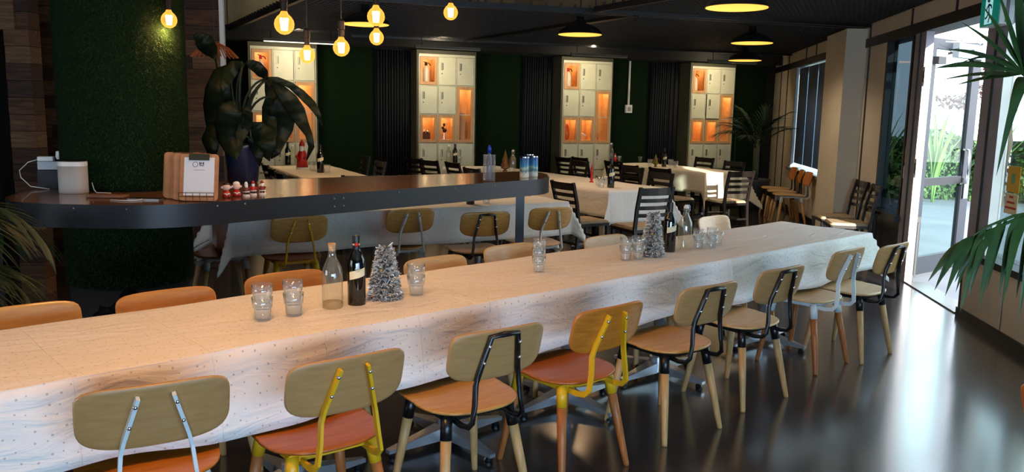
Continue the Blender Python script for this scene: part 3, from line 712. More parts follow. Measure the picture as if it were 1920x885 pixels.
# ------------------------------------------------------------------ turf column
CCX, CCY, CR = -2.52, 5.36, 0.385
tc_ = empty('turf_column', Vector((CCX, CCY, 0)), 0); tc_['kind'] = 'structure'
done(L([(CR, 0.44), (CR, 3.32)], 48), 'turf_cladding', TURF, tc_, True)
done(L([(CR-0.015, 0), (CR-0.015, 0.44)], 48), 'column_base', mat('matt_black', (12, 12, 13), 0.85), tc_, True)
rnd = random.Random(9); vs = []; fs = []
for i in range(30000):
    a = rnd.uniform(pi*0.93, pi*2.12); z = rnd.uniform(0.44, 3.1); nrm = Vector((cos(a), sin(a), 0)); tg = Vector((-sin(a), cos(a), 0)); c = nrm*CR+Vector((0, 0, z))
    tip = c+nrm*rnd.uniform(0.010, 0.022)+tg*rnd.gauss(0, 0.006)+Vector((0, 0, rnd.gauss(-0.004, 0.008)))
    k = len(vs); vs += [c-tg*0.0018, c+tg*0.0018, tip]; fs.append((k, k+1, k+2))
me = bpy.data.meshes.new('turf_pile'); me.from_pydata(vs, [], fs); link('turf_pile', me, mat('turf_blade', (38, 66, 22), 0.8, noise=(12, (20, 42, 14))), tc_)['kind'] = 'stuff'

# ------------------------------------------------------------------ bar counter
BH = 1.05
bp = [(-2.72, 4.42), (-2.62, 4.36), (-2.44, 4.325), (-2.18, 4.32), (-2.02, 4.335), (-1.92, 4.365), (-1.82, 4.415), (-1.72, 4.495), (-1.62, 4.595), (-1.40, 4.84), (0.17, 6.52), (0.24, 6.62), (0.29, 6.78), (0.29, 7.1), (0.25, 7.28), (0.16, 7.38), (0.05, 7.38),
      (-1.75, 6.10), (-2.02, 6.02)]+[(-2.50+0.425*cos(radians(a)), 5.36+0.425*sin(radians(a))) for a in (38, 15, -10, -35, -60, -90, -120, -150, -175, 165)]+[(-2.98, 5.42), (-2.97, 4.95), (-2.84, 4.58)]
bar = empty('bar_counter', Vector((0, 0, 0)), 0, 'long high bar counter, brown top with black steel edge, wrapped round the green column', 'bar counter')
bm = bmesh.new(); prism(bm, bp, BH-0.035, BH); o = done(bm, 'countertop', mat('brown_counter', (118, 78, 52), 0.2, noise=(1.5, (104, 68, 46), (1, 1, 1)), coat=0.3), bar); bevel(o, 0.003, 1)
cx_ = sum(p[0] for p in bp)/len(bp); cy_ = sum(p[1] for p in bp)/len(bp)
bm = bmesh.new(); n = len(bp)
out = []
for i, (x, y) in enumerate(bp):
    a = Vector(bp[i-1]); b = Vector((x, y)); c = Vector(bp[(i+1) % n])
    e1 = (b-a).normalized(); e2 = (c-b).normalized(); nn = Vector((e1.y+e2.y, -e1.x-e2.x)).normalized(); out.append((b+nn*0.008))
rings = [[bm.verts.new((v.x, v.y, z)) for v, z in ((o_, BH-0.125), (o_, BH+0.001), (Vector(b_), BH+0.001), (Vector(b_), BH-0.125))] for o_, b_ in zip(out, bp)]
for i in range(n):
    a_, b_ = rings[i], rings[(i+1) % n]
    for k in range(4): bm.faces.new((a_[k], b_[k], b_[(k+1) % 4], a_[(k+1) % 4]))
ap = done(bm, 'steel_apron', mat('black_apron', (24, 27, 33), 0.42, 0.2), bar, True); ap.data.set_sharp_from_angle(angle=radians(40))
bm = bmesh.new(); prism(bm, [(Vector(p)+(Vector((cx_, cy_))-Vector(p)).normalized()*0.03)[:] for p in bp], BH-0.12, BH-0.036); done(bm, 'subframe', BLACKM, bar)
STUD = mat('steel_stud', (170, 172, 176), 0.3, 0.8)
def studs(p, q, ts, zs):
    for t in ts:
        for z in zs:
            v = Vector(p).lerp(Vector(q), t); e = (Vector(q)-Vector(p)).normalized(); nn = Vector((e.y, -e.x)); v = v+nn*0.009
            done(L([(0.0055, 0), (0.0045, 0.003), (0.001, 0.005)], 8), 'stud', STUD, bar, loc=(v.x, v.y, z), rot=(radians(90), 0, atan2(nn.y, nn.x)+radians(90)))
studs((-1.40, 4.84), (0.17, 6.52), (0.175, 0.205), (BH-0.03, BH-0.08)); studs((-1.40, 4.84), (0.17, 6.52), (0.4, 0.62, 0.8), (BH-0.02,)); studs((-2.44, 4.32), (-1.98, 4.34), (0.25, 0.85), (BH-0.02,)); studs((-1.68, 4.52), (-1.40, 4.84), (0.1, 0.5), (BH-0.02,))
pp = at(982, 362, BH-0.125); pp = Vector((0.06, 6.58, 0))
done(B(pp.x-0.035, pp.x+0.035, pp.y, pp.y+0.07, 0, BH-0.12), 'leg', BLACKSTEEL, bar); done(B(pp.x-0.08, pp.x+0.08, pp.y-0.03, pp.y+0.1, BH-0.135, BH-0.12), 'flange', BLACKSTEEL, bar)

# ------------------------------------------------------------------ tables and cloths
def cloth(name, O, ang, Ln, Wd, drops, z, m, label, cat='tablecloth', group=None, res=0.05, seed=0, flare=0.10, wav=0.012):
    """drops = (near, far, left, right) hem lengths; local x along the table, y across (0 = near edge)"""
    rnd = random.Random(seed); dn, df, dl, dr = drops
    ph = [rnd.uniform(0, 6.28) for _ in range(8)]
    def axis(a0, a1, ea, eb):
        pts = []
        if ea > 0: pts += [a0-ea*(1-i/max(4, int(ea/0.035))) for i in range(max(4, int(ea/0.035)))]
        n = max(2, int((a1-a0)/res)); pts += [a0+0.012+(a1-a0-0.024)*i/n for i in range(n+1)]
        pts.insert(len(pts)-n-1, a0); pts.append(a1)
        if eb > 0: pts += [a1+eb*(i+1)/max(4, int(eb/0.035)) for i in range(max(4, int(eb/0.035)))]
        return pts
    X = axis(0, Ln, dl, dr); Y = axis(0, Wd, dn, df); bm = bmesh.new(); uvl = bm.loops.layers.uv.new('UVMap'); uvs = {}
    G = []
    for x in X:
        row = []
        for y in Y:
            ox = -x if x < 0 else max(0, x-Ln); oy = -y if y < 0 else max(0, y-Wd); sgx = -1 if x < 0 else 1; sgy = -1 if y < 0 else 1
            px = min(max(x, 0), Ln); py = min(max(y, 0), Wd); pz = 0
            lo, hi = min(ox, oy), max(ox, oy)
            if hi > 0:
                pz = -(hi*0.985+lo*0.42)
                fold_y = sin(x*7.3+ph[0])*0.6+sin(x*15.1+ph[1])*0.4+sin(x*3.1+ph[2])*0.6
                fold_x = sin(y*8.3+ph[3])*0.6+sin(y*17.1+ph[4])*0.4
                py += sgy*(oy*flare+lo*0.40+(0.004 if oy > 0 else 0)+wav*fold_y*min(1, oy/0.15)*(1 if oy > 0 else 0)*1.6)
                px += sgx*(ox*flare+lo*0.40+(0.004 if ox > 0 else 0)+wav*fold_x*min(1, ox/0.15)*(1 if ox > 0 else 0)*1.6)
                pz += wav*0.9*(sin(x*2.3+ph[5])+0.5*sin(x*6.1+ph[6]))*min(1, hi/0.2)
            else:
                pz = 0.0016*(sin(x*9+ph[1]+2*sin(y*6))+sin(y*14+x*3+ph[2]))
                pz += 0.0018
            v = bm.verts.new((px, py, z+0.004+pz)); uvs[v] = (x+seed*3.1, y); row.append(v)
        G.append(row)
    for i in range(len(X)-1):
        for j in range(len(Y)-1):
            f = bm.faces.new((G[i][j], G[i+1][j], G[i+1][j+1], G[i][j+1]))
            for lp in f.loops: lp[uvl].uv = uvs[lp.vert]
    me = bpy.data.meshes.new(name); bm.to_mesh(me); bm.free()
    o = link(name, me, m, None, True); o.location = (O[0], O[1], 0); o.rotation_euler = (0, 0, ang)
    md = o.modifiers.new('thick', 'SOLIDIFY'); md.thickness = 0.0012; md.offset = 1
    tag(o, label, cat, group); return o

def table(O, ang, Ln, Wd, label, group=None, peds=(0.5,), chrome=True, H=0.75):
    t = empty('table', (O[0], O[1], 0), ang, label, 'table', group)
    bm = bmesh.new(); box(bm, 0, Ln, 0, Wd, H-0.028, H); bevel(done(bm, 'tabletop', mat('table_laminate', (96, 72, 54), 0.4), t), 0.003, 1)
    m = mat('polished_aluminium', (214, 216, 220), 0.32, 0.75) if chrome else BLACKSTEEL
    for f in peds:
        cx, cy = Ln*f, Wd/2
        done(L([(0.032, 0.09), (0.032, H-0.045), (0.12, H-0.04), (0.12, H-0.029)], 20, cx=cx, cy=cy), 'pedestal', m, t, True)
        done(L([(0.05, 0.03), (0.05, 0.12), (0.036, 0.125)], 20, cx=cx, cy=cy), 'hub', m, t)
        for k in range(4):
            a = pi/4*0+k*pi/2+0.0
            bm = bmesh.new(); c, s = cos(a), sin(a)
            prof = [(0.045, 0.055, 0.028, 0.09), (0.34, 0.022, 0.028, 0.045)]
            vs = []
            for r, w_, z0, z1 in prof:
                for sg in (-1, 1):
                    for z in (z0, z1): vs.append(bm.verts.new((cx+c*r-s*w_*sg/2*1.4, cy+s*r+c*w_*sg/2*1.4, z)))
            for q in ((0, 1, 3, 2), (4, 6, 7, 5), (0, 4, 5, 1), (2, 3, 7, 6), (0, 2, 6, 4), (1, 5, 7, 3)): bm.faces.new([vs[j] for j in q])
            br = done(bm, 'base_arm', m, t)
            done(L([(0.02, 0.0), (0.022, 0.012), (0.01, 0.03)], 10, cx=cx+c*0.31, cy=cy+s*0.31), 'foot', BLACKSTEEL, br)
    return t

A1 = radians(42.1); U1 = Vector((cos(A1), sin(A1), 0)); V1 = Vector((-sin(A1), cos(A1), 0)); R1 = Vector((2.62, 5.93, 0))
def t1(a, b, z=0): p = R1+U1*a+V1*b; return Vector((p.x, p.y, z))
lens = [(-1.62, 1.61), (-3.24, 1.61), (-4.86, 1.61), (-6.5, 1.63)]
for i, (a, ln) in enumerate(lens):
    table(t1(a, 0), A1, ln, 0.72, 'chrome pedestal table under the long white cloth, %s' % ('far right end', 'second from the far end', 'third from the far end', 'nearest at left')[i], 'tables of the long front row', (0.28, 0.78) if i in (1, 2) else (0.5,))
cloth('tablecloth', t1(-1.86, 0), A1, 1.87, 0.73, (0.27, 0.2, 0.0, 0.24), 0.751, CLOTH, 'white star-dotted paper cloth over the far right end of the long table', group='paper cloths along the long front table', seed=1)
cloth('tablecloth', t1(-3.72, -0.004), A1, 1.90, 0.738, (0.255, 0.2, 0.0, 0.0), 0.754, CLOTH, 'white star-dotted paper cloth over the middle of the long table, with the second tinsel tree', group='paper cloths along the long front table', seed=2, flare=0.12)
cloth('tablecloth', t1(-6.5, -0.008), A1, 2.84, 0.746, (0.275, 0.2, 0.2, 0.0), 0.757, CLOTH, 'white star-dotted paper cloth over the near left part of the long table', group='paper cloths along the long front table', seed=3, flare=0.14, wav=0.016)

A2 = radians(30.6); O2 = Vector((-2.11, 6.08, 0))
table(O2, A2, 3.06, 0.74, 'table behind the bar under a white paper cloth', None, (0.25, 0.75))
cloth('tablecloth', O2, A2, 3.06, 0.75, (0.30, 0.3, 0.26, 0.22), 0.751, CLOTH2, 'white faintly dotted paper cloth on the table just behind the bar', seed=5, flare=0.12)

D3 = atan2(0.848, -0.53)   # tables running away to the back wall
def back_table(corner, ang, Ln, Wd, lab_t, lab_c, seed, m, drops=(0.28, 0.28, 0.34, 0.2), flare=0.12):
    # local frame: x runs away along the table, y to the left; corner = near RIGHT corner
    table(corner, ang, Ln, Wd, lab_t, None, (0.2, 0.75), False)
    cloth('tablecloth', corner, ang, Ln, Wd, drops, 0.751, m, lab_c, seed=seed, flare=flare)
d3 = Vector((-0.53, 0.848, 0)); p3 = Vector((0.848, 0.53, 0))
A = Vector((1.03, 8.83, 0)); back_table(A+p3*0.86, D3, 3.9, 0.86, 'long black-legged table under the cloth with the red candle', 'white cloth on the middle black-chair table, its blue-white corner hanging towards the bar end', 6, CLOTH4, (0.22, 0.28, 0.36, 0.2))
A = Vector((2.77, 11.85, 0)); back_table(A+p3*0.80, D3, 2.25, 0.80, 'long black-legged table in the sun at right rear', 'cream cloth with sunlit hanging corner on the right rear table', 7, CLOTH3, (0.34, 0.30, 0.42, 0.08), 0.2)
D6 = atan2(0.89, -0.45); p6 = Vector((0.89, 0.45, 0)); A = Vector((-2.1, 8.95, 0)); back_table(A+p6*0.84, D6, 2.95, 0.84, 'long table in front of the leftmost lockers', 'cream cloth on the far left table with the red santa', 8, CLOTH3, (0.28, 0.28, 0.34, 0.08))

# ------------------------------------------------------------------ plywood chairs
def adopt(o, parent):
    o.parent = parent; o.matrix_parent_inverse = parent.matrix_basis.inverted(); return o
def outline(fx, fy_f, fy_r, ef, er, n=56):
    pts = []
    for i in range(n):
        a = 2*pi*i/n; c, s = cos(a), sin(a); e = ef if s > 0 else er
        r = (abs(c)**e+abs(s)**e)**(-1/e); pts.append((fx*c*r, (fy_f if s > 0 else fy_r)*s*r))
    return pts
def shell(out, surf, th, rings=6):
    """surf(u,v)->Vector point and thickness direction"""
    bm = bmesh.new(); n = len(out); tops = []; bots = []
    for k in range(rings+1):
        f = k/rings
        rt, rb = [], []
        for (u, v) in out:
            P, N = surf(u*f, v*f)
            if k == rings: rt.append(bm.verts.new(P+N*th*0.32)); rb.append(bm.verts.new(P-N*th*0.32))
            else: rt.append(bm.verts.new(P+N*th/2)); rb.append(bm.verts.new(P-N*th/2))
            if k == 0: break
        tops.append(rt); bots.append(rb)
        if k == rings-1:
            rt, rb = [], []
            for (u, v) in out:
                P, N = surf(u*0.975, v*0.975); rt.append(bm.verts.new(P+N*th/2)); rb.append(bm.verts.new(P-N*th/2))
            tops.append(rt); bots.append(rb)
    for S in (tops, bots):
        for i in range(n): bm.faces.new((S[0][0], S[1][i], S[1][(i+1) % n]))
        for a, b in zip(S[1:], S[2:]):
            for i in range(n): bm.faces.new((a[i], b[i], b[(i+1) % n], a[(i+1) % n]))
    for i in range(n): bm.faces.new((tops[-1][i], tops[-1][(i+1) % n], bots[-1][(i+1) % n], bots[-1][i]))
    return bm
SEAT_Z = 0.445
def seat_surf(u, v):
    z = SEAT_Z + 0.30*u*u*(0.6 if v > 0 else 0.35) - (0.35*max(0, v-0.08)**2) + 0.12*max(0, -v-0.08)**2 + 0.02*(v+0.02)
    return Vector((u, v, z)), Vector((0, 0, 1))
TILT = radians(14)
def back_surf(u, v):
    y = -0.262 - 0.55*u*u*(-1.0) - (v)*sin(TILT)*1.0; z = 0.69+v*cos(TILT)
    return Vector((u, y-0.01, z)), Vector((0, cos(TILT), sin(TILT))).normalized()
ME = {}
ME['seat'] = mesh_of(shell(outline(0.215, 0.215, 0.205, 4.6, 2.7), seat_surf, 0.013), 'seat', True)
ME['back'] = mesh_of(shell(outline(0.212, 0.100, 0.106, 6.0, 3.5), back_surf, 0.012), 'backrest', True)
def leg_mesh():
    bm = bmesh.new(); lathe(bm, [(0.0125, 0.0), (0.0145, 0.004), (0.021, 0.30), (0.0215, 0.345)], 14); return bm
LEGP = [(-1, 1), (1, 1), (-1, -1), (1, -1)]
def leg_pts(sx_, sy_):
    top = Vector((sx_*0.145, sy_*0.135+0.0, 0.425)); bot = Vector((sx_*0.205, sy_*(0.195 if sy_ > 0 else 0.215), 0.0)); return top, bot
for i, (a, b) in enumerate(LEGP):
    top, bot = leg_pts(a, b); k = 0.82
    mid = bot.lerp(top, 0.80)
    bm = bmesh.new(); sweep(bm, [bot, bot.lerp(mid, 0.03), bot.lerp(mid, 0.6), mid], 1, n=14, taper=[0.0125, 0.0135, 0.0195, 0.0215]); ME['leg%d' % i] = mesh_of(bm, 'leg', True)
    bm = bmesh.new(); sweep(bm, [mid-(top-bot)*0.005, top], 0.0232, n=14); ME['sleeve%d' % i] = mesh_of(bm, 'sleeve', True)
bm = bmesh.new(); z = 0.424
for s in (-1, 1):
    sweep(bm, [(s*0.150, -0.15, z), (s*0.150, 0.15, z)], 0.026, h_=0.022, rect=True); sweep(bm, [(-0.15, s*0.138, z-0.004), (0.15, s*0.138, z-0.004)], 0.022, h_=0.026, rect=True)
ME['frame'] = mesh_of(bm, 'frame')
def sup_pts(s, closed):
    xb, xm, xt = s*0.118, s*0.105, s*(0.060 if closed else 0.048)
    top = 0.755 if not closed else 0.765
    return [(s*0.118, -0.10, 0.412), (s*0.118, -0.20, 0.405), (s*0.117, -0.245, 0.412), (s*0.115, -0.268, 0.435), (xm, -0.268, 0.50), (s*0.098, -0.262, 0.575), (s*0.088, -0.268, 0.62), (xt, -0.306, top)]
for s in (-1, 1):
    bm = bmesh.new(); sweep(bm, sup_pts(s, False), 0.023, h_=0.011, rect=True, up=Vector((1, 0, 0))); ME['sup%d' % s] = mesh_of(bm, 'back_support')
bm = bmesh.new(); P = sup_pts(-1, True)+[(0.0, -0.306, 0.768)]+sup_pts(1, True)[::-1]
sweep(bm, P, 0.0115, n=8); ME['hoop'] = mesh_of(bm, 'back_support', True)
# bolt heads where the supports meet the backrest
def bolt_mesh():
    bm = bmesh.new(); ball(bm, (0, 0, 0), 0.0075, 1, 8); return mesh_of(bm, 'bolt', True)
ME['bolt'] = bolt_mesh()
def ply_chair(label, O, ang, style, seatm, backm, legm, group, tilt=0):
    fm = {'white': WHITESTEEL, 'yellow': YELLOW, 'black': BLACKSTEEL}[style]
    t = empty('dining_chair', (O[0], O[1], 0), ang, label, 'chair', group)
    link('seat', ME['seat'], seatm, t); link('backrest', ME['back'], backm, t); link('frame', ME['frame'], fm, t)
    for i in range(4):
        l = link('leg', ME['leg%d' % i], legm, t); link('leg_sleeve', ME['sleeve%d' % i], fm, l)
    if style == 'black':
        link('back_support', ME['hoop'], fm, t); xs = (0.068, 0.080)
    else:
        link('back_support', ME['sup-1'], fm, t); link('back_support', ME['sup1'], fm, t); xs = (0.056, 0.073)
    for s in (-1, 1):
        for x_, z_ in zip(xs, (0.73, 0.665)):
            y_ = -0.306+(0.755-z_)*0.28-0.009
            link('bolt', ME['bolt'], CHROME, t, loc=(s*x_, y_, z_))
    return t
def from_back(Lp, Rp, facing_away=True, ang=None, z=0.785, off=0.30):
    """chair origin and yaw from the pixels of the top corners of its backrest"""
    l, r = at(*Lp, z), at(*Rp, z); c = (l+r)/2
    if ang is None: ang = atan2(r.y-l.y, r.x-l.x)
    if not facing_away: ang += pi
    f = Vector((-sin(ang), cos(ang), 0)); return c+f*off, ang
NG = 'plywood chairs along the near side of the long table'
near = [((145, 740), (427, 706), 30, 'white', W_ORANGE, W_BACK, LEG_PALE, 'plywood chair with white back bars, nearest at left, cut by the bottom edge'),
        ((556, 690), (760, 652), 38, 'yellow', W_RED, W_BACK, LEG_RED, 'yellow-framed plywood chair second from left at the near side, reddish seat'),
        ((868, 630), (1018, 606), 36, 'black', W_TAN, W_BACK, LEG_PALE, 'black-framed tan plywood chair between the two yellow-framed chairs'),
        ((1083, 590), (1223, 561), 41, 'yellow', W_RED, W_ORANGE, LEG_RED, 'yellow-framed plywood chair with orange-brown backrest, right one of the two yellow'),
        ((1290, 543), (1390, 527), 37, 'black', W_TAN, W_BACK, LEG_PALE, 'black-framed tan plywood chair just right of the orange-brown yellow-framed chair'),
        ((1434, 510), (1520, 495), 39, 'black', W_PALE, W_BACK, LEG_PALE, 'black-framed pale plywood chair just left of the white-framed chair at the far end'),
        ((1562, 475), (1640, 460), 42, 'white', W_PALE, W_BACK, LEG_RED, 'white-framed plywood chair second from the far right end, reddish legs'),
        ((1657, 464), (1715, 452), 41, 'black', W_PALE, W_BACK, LEG_PALE, 'black-framed plywood chair last at the far right end, nearest the door')]
for Lp, Rp, a, st, sm, bmt, lm, lab in near:
    O, ang = from_back(Lp, Rp, True, radians(a)); ply_chair(lab, O, ang, st, sm, bmt, lm, NG)
far = [((-10, 572), (82, 572), 'white', W_TAN, 'plywood chair at left picture edge, only its backrest top showing over the cloth'),
       ((222, 550), (388, 537), 'black', W_HONEY, 'orange plywood chair back behind the table, in front of the green column base'),
       ((455, 515), (600, 505), 'black', W_HONEY, 'orange-brown plywood chair back behind the leftmost glasses'),
       ((755, 485), (862, 478), 'white', W_PALE, 'pale plywood chair back just right of the near tinsel tree'),
       ((900, 460), (998, 456), 'white', W_PALE, 'pale rounded plywood chair back left of the lone glass stack'),
       ((1087, 443), (1170, 440), 'white', W_PALE, 'pale plywood chair back left of the paired glasses by the second tinsel tree'),
       ((1298, 406), (1365, 404), 'white', W_PALE, 'glossy plywood chair back behind the last glass cluster of the long table')]
for Lp, Rp, st, m_, lab in far:
    l, r = at(*Lp, 0.785), at(*Rp, 0.785)
    O, ang = from_back(Lp, Rp, False, A1); ply_chair(lab, O, ang, st, m_, m_, LEG_PALE, 'plywood chairs along the far side of the long table')
t2c = [((508, 408), (620, 405), 30, 'yellow', W_RED, W_TAN, 'yellow-framed plywood chair at the table behind the bar'),
       ((727, 395), (820, 390), 32, 'white', W_TAN, W_TAN, 'white-framed plywood chair at the middle of the table behind the bar'),
       ((873, 400), (955, 397), 24, 'black', W_TAN, W_TAN, 'black-framed plywood chair at the table behind the bar, left of the bar leg'),
       ((995, 391), (1080, 388), 30, 'white', W_TAN, W_TAN, 'white-framed plywood chair right of the bar leg, at the table end')]
for Lp, Rp, a, st, sm, bmt, lab in t2c:
    O, ang = from_back(Lp, Rp, True, radians(a)); ply_chair(lab, O, ang, st, sm, bmt, LEG_PALE, 'plywood chairs at the table behind the bar')
ply_chair('white-framed brown-seated plywood chair at the left head of the table behind the bar', (-2.26, 6.32), radians(30.6-90), 'white', W_RED, W_RED, LEG_PALE, 'plywood chairs at the table behind the bar')
for i, y in enumerate((12.1, 12.65, 13.2)):
    st = ('white', 'black', 'black')[i]
    ply_chair(('white-framed plywood chair against the right wall by the blinds, nearest of three', 'middle plywood chair of three against the right wall by the blinds', 'farthest plywood chair of three against the right wall by the blinds')[i], (wx(y)-0.36, y), radians(82+(3, -4, 2)[i]), st, W_PALE, W_ORANGE, LEG_PALE, 'plywood chairs against the right wall')

ply_chair('orange plywood chair at the lower right picture corner, only an edge showing', (1.865, 2.26), -pi/2, 'white', W_ORANGE, W_ORANGE, LEG_RED, 'plywood chairs at the near window')

# ------------------------------------------------------------------ ladder-back chairs
def ladder_meshes():
    for s in (-1, 1):
        bm = bmesh.new(); sweep(bm, [(s*0.185, -0.235, 0), (s*0.185, -0.205, 0.25), (s*0.185, -0.195, 0.45), (s*0.190, -0.225, 0.65), (s*0.195, -0.285, 0.87)], 0.036, h_=0.026, rect=True, up=Vector((0, 1, 0))); ME['post%d' % s] = mesh_of(bm, 'back_post')
        bm = bmesh.new(); sweep(bm, [(s*0.185, 0.19, 0), (s*0.185, 0.185, 0.43)], 0.034, h_=0.034, rect=True, up=Vector((0, 1, 0)), taper=[0.75, 1]); ME['lleg%d' % s] = mesh_of(bm, 'leg')
    def slat(z, h):
        bm = bmesh.new(); yb = -0.195-(z-0.45)*0.2 if z < 0.65 else -0.225-(z-0.65)*0.27
        sweep(bm, [(x, yb-0.028*(1-(x/0.185)**2), z+0.012*(1-(x/0.185)**2)*0) for x in (-0.185, -0.11, 0, 0.11, 0.185)], 0.014, h_=h, rect=True, up=Vector((0, 0, 1))); return mesh_of(bm, 'slat')
    # sweep's rect section: first size is sideways (thickness), second is up
    ME['slat0'] = slat(0.825, 0.075); ME['slat1'] = slat(0.735, 0.038); ME['slat2'] = slat(0.66, 0.038); ME['slat3'] = slat(0.585, 0.038)
    bm = bmesh.new(); prism(bm, rrect(-0.205, 0.205, -0.20, 0.215, 0.03), 0.405, 0.435); ME['rim'] = mesh_of(bm, 'seat_rim')
    bm = bmesh.new(); r = rrect(-0.2, 0.2, -0.19, 0.21, 0.04)
    prism(bm, r, 0.436, 0.452); prism(bm, [(x*0.93, y*0.93) for x, y in r], 0.452, 0.462); ME['pad'] = mesh_of(bm, 'seat_pad', False)
    for k, (a, b, z) in enumerate((((-0.185, -0.2), (-0.185, 0.185), 0.2), ((0.185, -0.2), (0.185, 0.185), 0.2), ((-0.185, 0.187), (0.185, 0.187), 0.26), ((-0.185, -0.21), (0.185, -0.21), 0.22))):
        bm = bmesh.new(); sweep(bm, [(*a, z), (*b, z)], 0.016, h_=0.022, rect=True); ME['str%d' % k] = mesh_of(bm, 'stretcher')
ladder_meshes()
def ladder(label, O, ang, group, tilt=0):
    t = empty('ladder_back_chair', (O[0], O[1], 0), ang, label, 'chair', group)
    for s in (-1, 1): link('back_post', ME['post%d' % s], EBONY, t); link('leg', ME['lleg%d' % s], EBONY, t)
    for k in range(4): link('slat', ME['slat%d' % k], EBONY, t); link('stretcher', ME['str%d' % k], EBONY, t)
    link('seat_rim', ME['rim'], EBONY, t); link('seat_pad', ME['pad'], PADW, t)
    if tilt:
        f = Vector((-sin(ang), cos(ang), 0)); t.rotation_mode = 'QUATERNION'
        ax = Vector((cos(ang), sin(ang), 0)); from mathutils import Quaternion
        t.rotation_quaternion = Quaternion(ax, -tilt) @ Quaternion(Vector((0, 0, 1)), ang)
        # pivot on the front feet
        piv = Vector((O[0], O[1], 0))+f*0.19; q = Quaternion(ax, -tilt); t.location = piv+q @ (Vector((O[0], O[1], 0))-piv)
    return t
def lad_px(px, py, fx, fy, label, group, z=0.86, tilt=0):
    c = at(px, py, z); f = Vector((fx, fy, 0)).normalized(); O = c+f*(0.28-tilt*0.7); ladder(label, O, atan2(f.y, f.x)-pi/2, group, tilt)
G3 = 'dark ladder-back chairs at the back tables'
lad_px(1232, 353, -0.45, 0.89, 'dark ladder-back chair at the head of the middle table, behind the second tinsel tree', G3)
lad_px(1391, 322, -0.40, 0.92, 'dark ladder-back chair at the near head of the sunlit right rear table', G3)
lad_px(1237, 316, 0.848, 0.53, 'dark ladder-back chair drawn back from the sunlit table, nearest on its left side', G3)
lad_px(1178, 310, 0.848, 0.53, 'dark ladder-back chair second on the left side of the sunlit table', G3)
lad_px(1150, 303, 0.848, 0.53, 'dark ladder-back chair third on the left side of the sunlit table, behind the wine bottle', G3)
lad_px(1087, 294, 0.848, 0.53, 'dark ladder-back chair before the third lockers, right one of the pair', G3, 0.875)
lad_px(1056, 294, 0.848, 0.53, 'dark ladder-back chair before the third lockers, left one of the pair', G3, 0.87)
lad_px(1055, 342, 0.848, 0.53, 'dark ladder-back chair just right of the bar end, beside the middle table', G3)
lad_px(950, 327, 0.848, 0.53, 'dark ladder-back chair mostly hidden behind the blue tins on the bar', G3)
lad_px(884, 316, 0.848, 0.53, 'dark ladder-back chair left of the water jug, behind the bar', G3)
lad_px(848, 305, 0.848, 0.53, 'dark ladder-back chair under the wine bottle before the second lockers', G3)
lad_px(803, 301, 0.70, 0.72, 'dark ladder-back chair before the second lockers, broad back towards us', G3)
lad_px(775, 297, 0.70, 0.72, 'dark ladder-back chair at the left foot of the second lockers', G3)
lad_px(1188, 329, -0.848, -0.53, 'dark ladder-back chair leaning towards the middle table beyond its wine bottle', G3, 0.80, 0.10)
lad_px(1241, 341, -0.848, -0.53, 'glossy dark ladder-back chair leaning behind the head chair of the middle table', G3, 0.80, 0.10)
lad_px(1088, 316, -0.848, -0.53, 'glossy dark ladder-back chair leaning at the middle table, above the red candlestick', G3, 0.80, 0.10)
lad_px(1322, 306, -0.848, -0.53, 'dark ladder-back chair beyond the sunlit table, before the rightmost lockers', G3, 0.80, 0.06)
lad_px(1378, 314, -0.848, -0.53, 'dark ladder-back chair beyond the sunlit table, right of the rightmost lockers', G3, 0.80, 0.06)
lad_px(497, 309, 0.89, 0.45, 'dark ladder-back chair left of the far left table, farthest of three', G3)
lad_px(509, 317, 0.89, 0.45, 'dark ladder-back chair left of the far left table, middle of three', G3)
lad_px(525, 325, 0.89, 0.45, 'dark ladder-back chair left of the far left table, nearest of three', G3)
lad_px(676, 330, -0.45, 0.89, 'dark ladder-back chair at the near head of the far left table, behind the bar top', G3)
lad_px(688, 307, -0.89, -0.45, 'dark ladder-back chair on the right side of the far left table, farther one', G3, 0.80, 0.1)
lad_px(716, 318, -0.89, -0.45, 'dark ladder-back chair on the right side of the far left table, nearer one', G3, 0.80, 0.1)
ladder('dark ladder-back chair standing against the right wall panel, farther of two', (wx(9.5)-0.32, 9.5), radians(82+3), 'dark ladder-back chairs against the right wall')
ladder('dark ladder-back chair standing against the right wall panel, nearer of two', (wx(8.95)-0.32, 8.95), radians(82-3), 'dark ladder-back chairs against the right wall')

# ------------------------------------------------------------------ tableware
def glass(p, z, label, group=None, s=1.0):
    t = empty('drinking_glass', (p.x, p.y, z), random.uniform(0, 1), label, 'glass', group)
    if 'glassm' not in ME:
        bm = bmesh.new(); n = 24; H_ = 0.098
        prof = [(0.028, 0.0), (0.030, 0.006), (0.0315, 0.03), (0.033, 0.05), (0.0335, 0.054), (0.038, 0.060), (0.0405, H_), (0.0385, H_), (0.036, 0.062), (0.031, 0.052), (0.028, 0.012), (0.001, 0.010)]
        rings = lathe(bm, prof, n, cap=False)
        for r in rings[1:4]:
            for i, v in enumerate(r):
                if i % 2: v.co.x *= 0.93; v.co.y *= 0.93
        bm.faces.new(rings[0][::-1]); ME['glassm'] = mesh_of(bm, 'tumbler', True)
    o = link('tumbler', ME['glassm'], GLASSW, t); t.scale = (s, s, s); return t
def stack(px, py, n, where, z0=0.757, s=1.0, group='stacked drinking glasses'):
    p = at(px, py, z0)
    for i in range(n):
        glass(p+Vector((random.uniform(-.002, .002), 0, 0)), z0+i*0.050*s, ('faceted tumbler %s' % where)+('' if n == 1 else ', '+(('bottom', 'top') if n == 2 else ('bottom', 'middle', 'top'))[i]+' of its stack'), group, s)
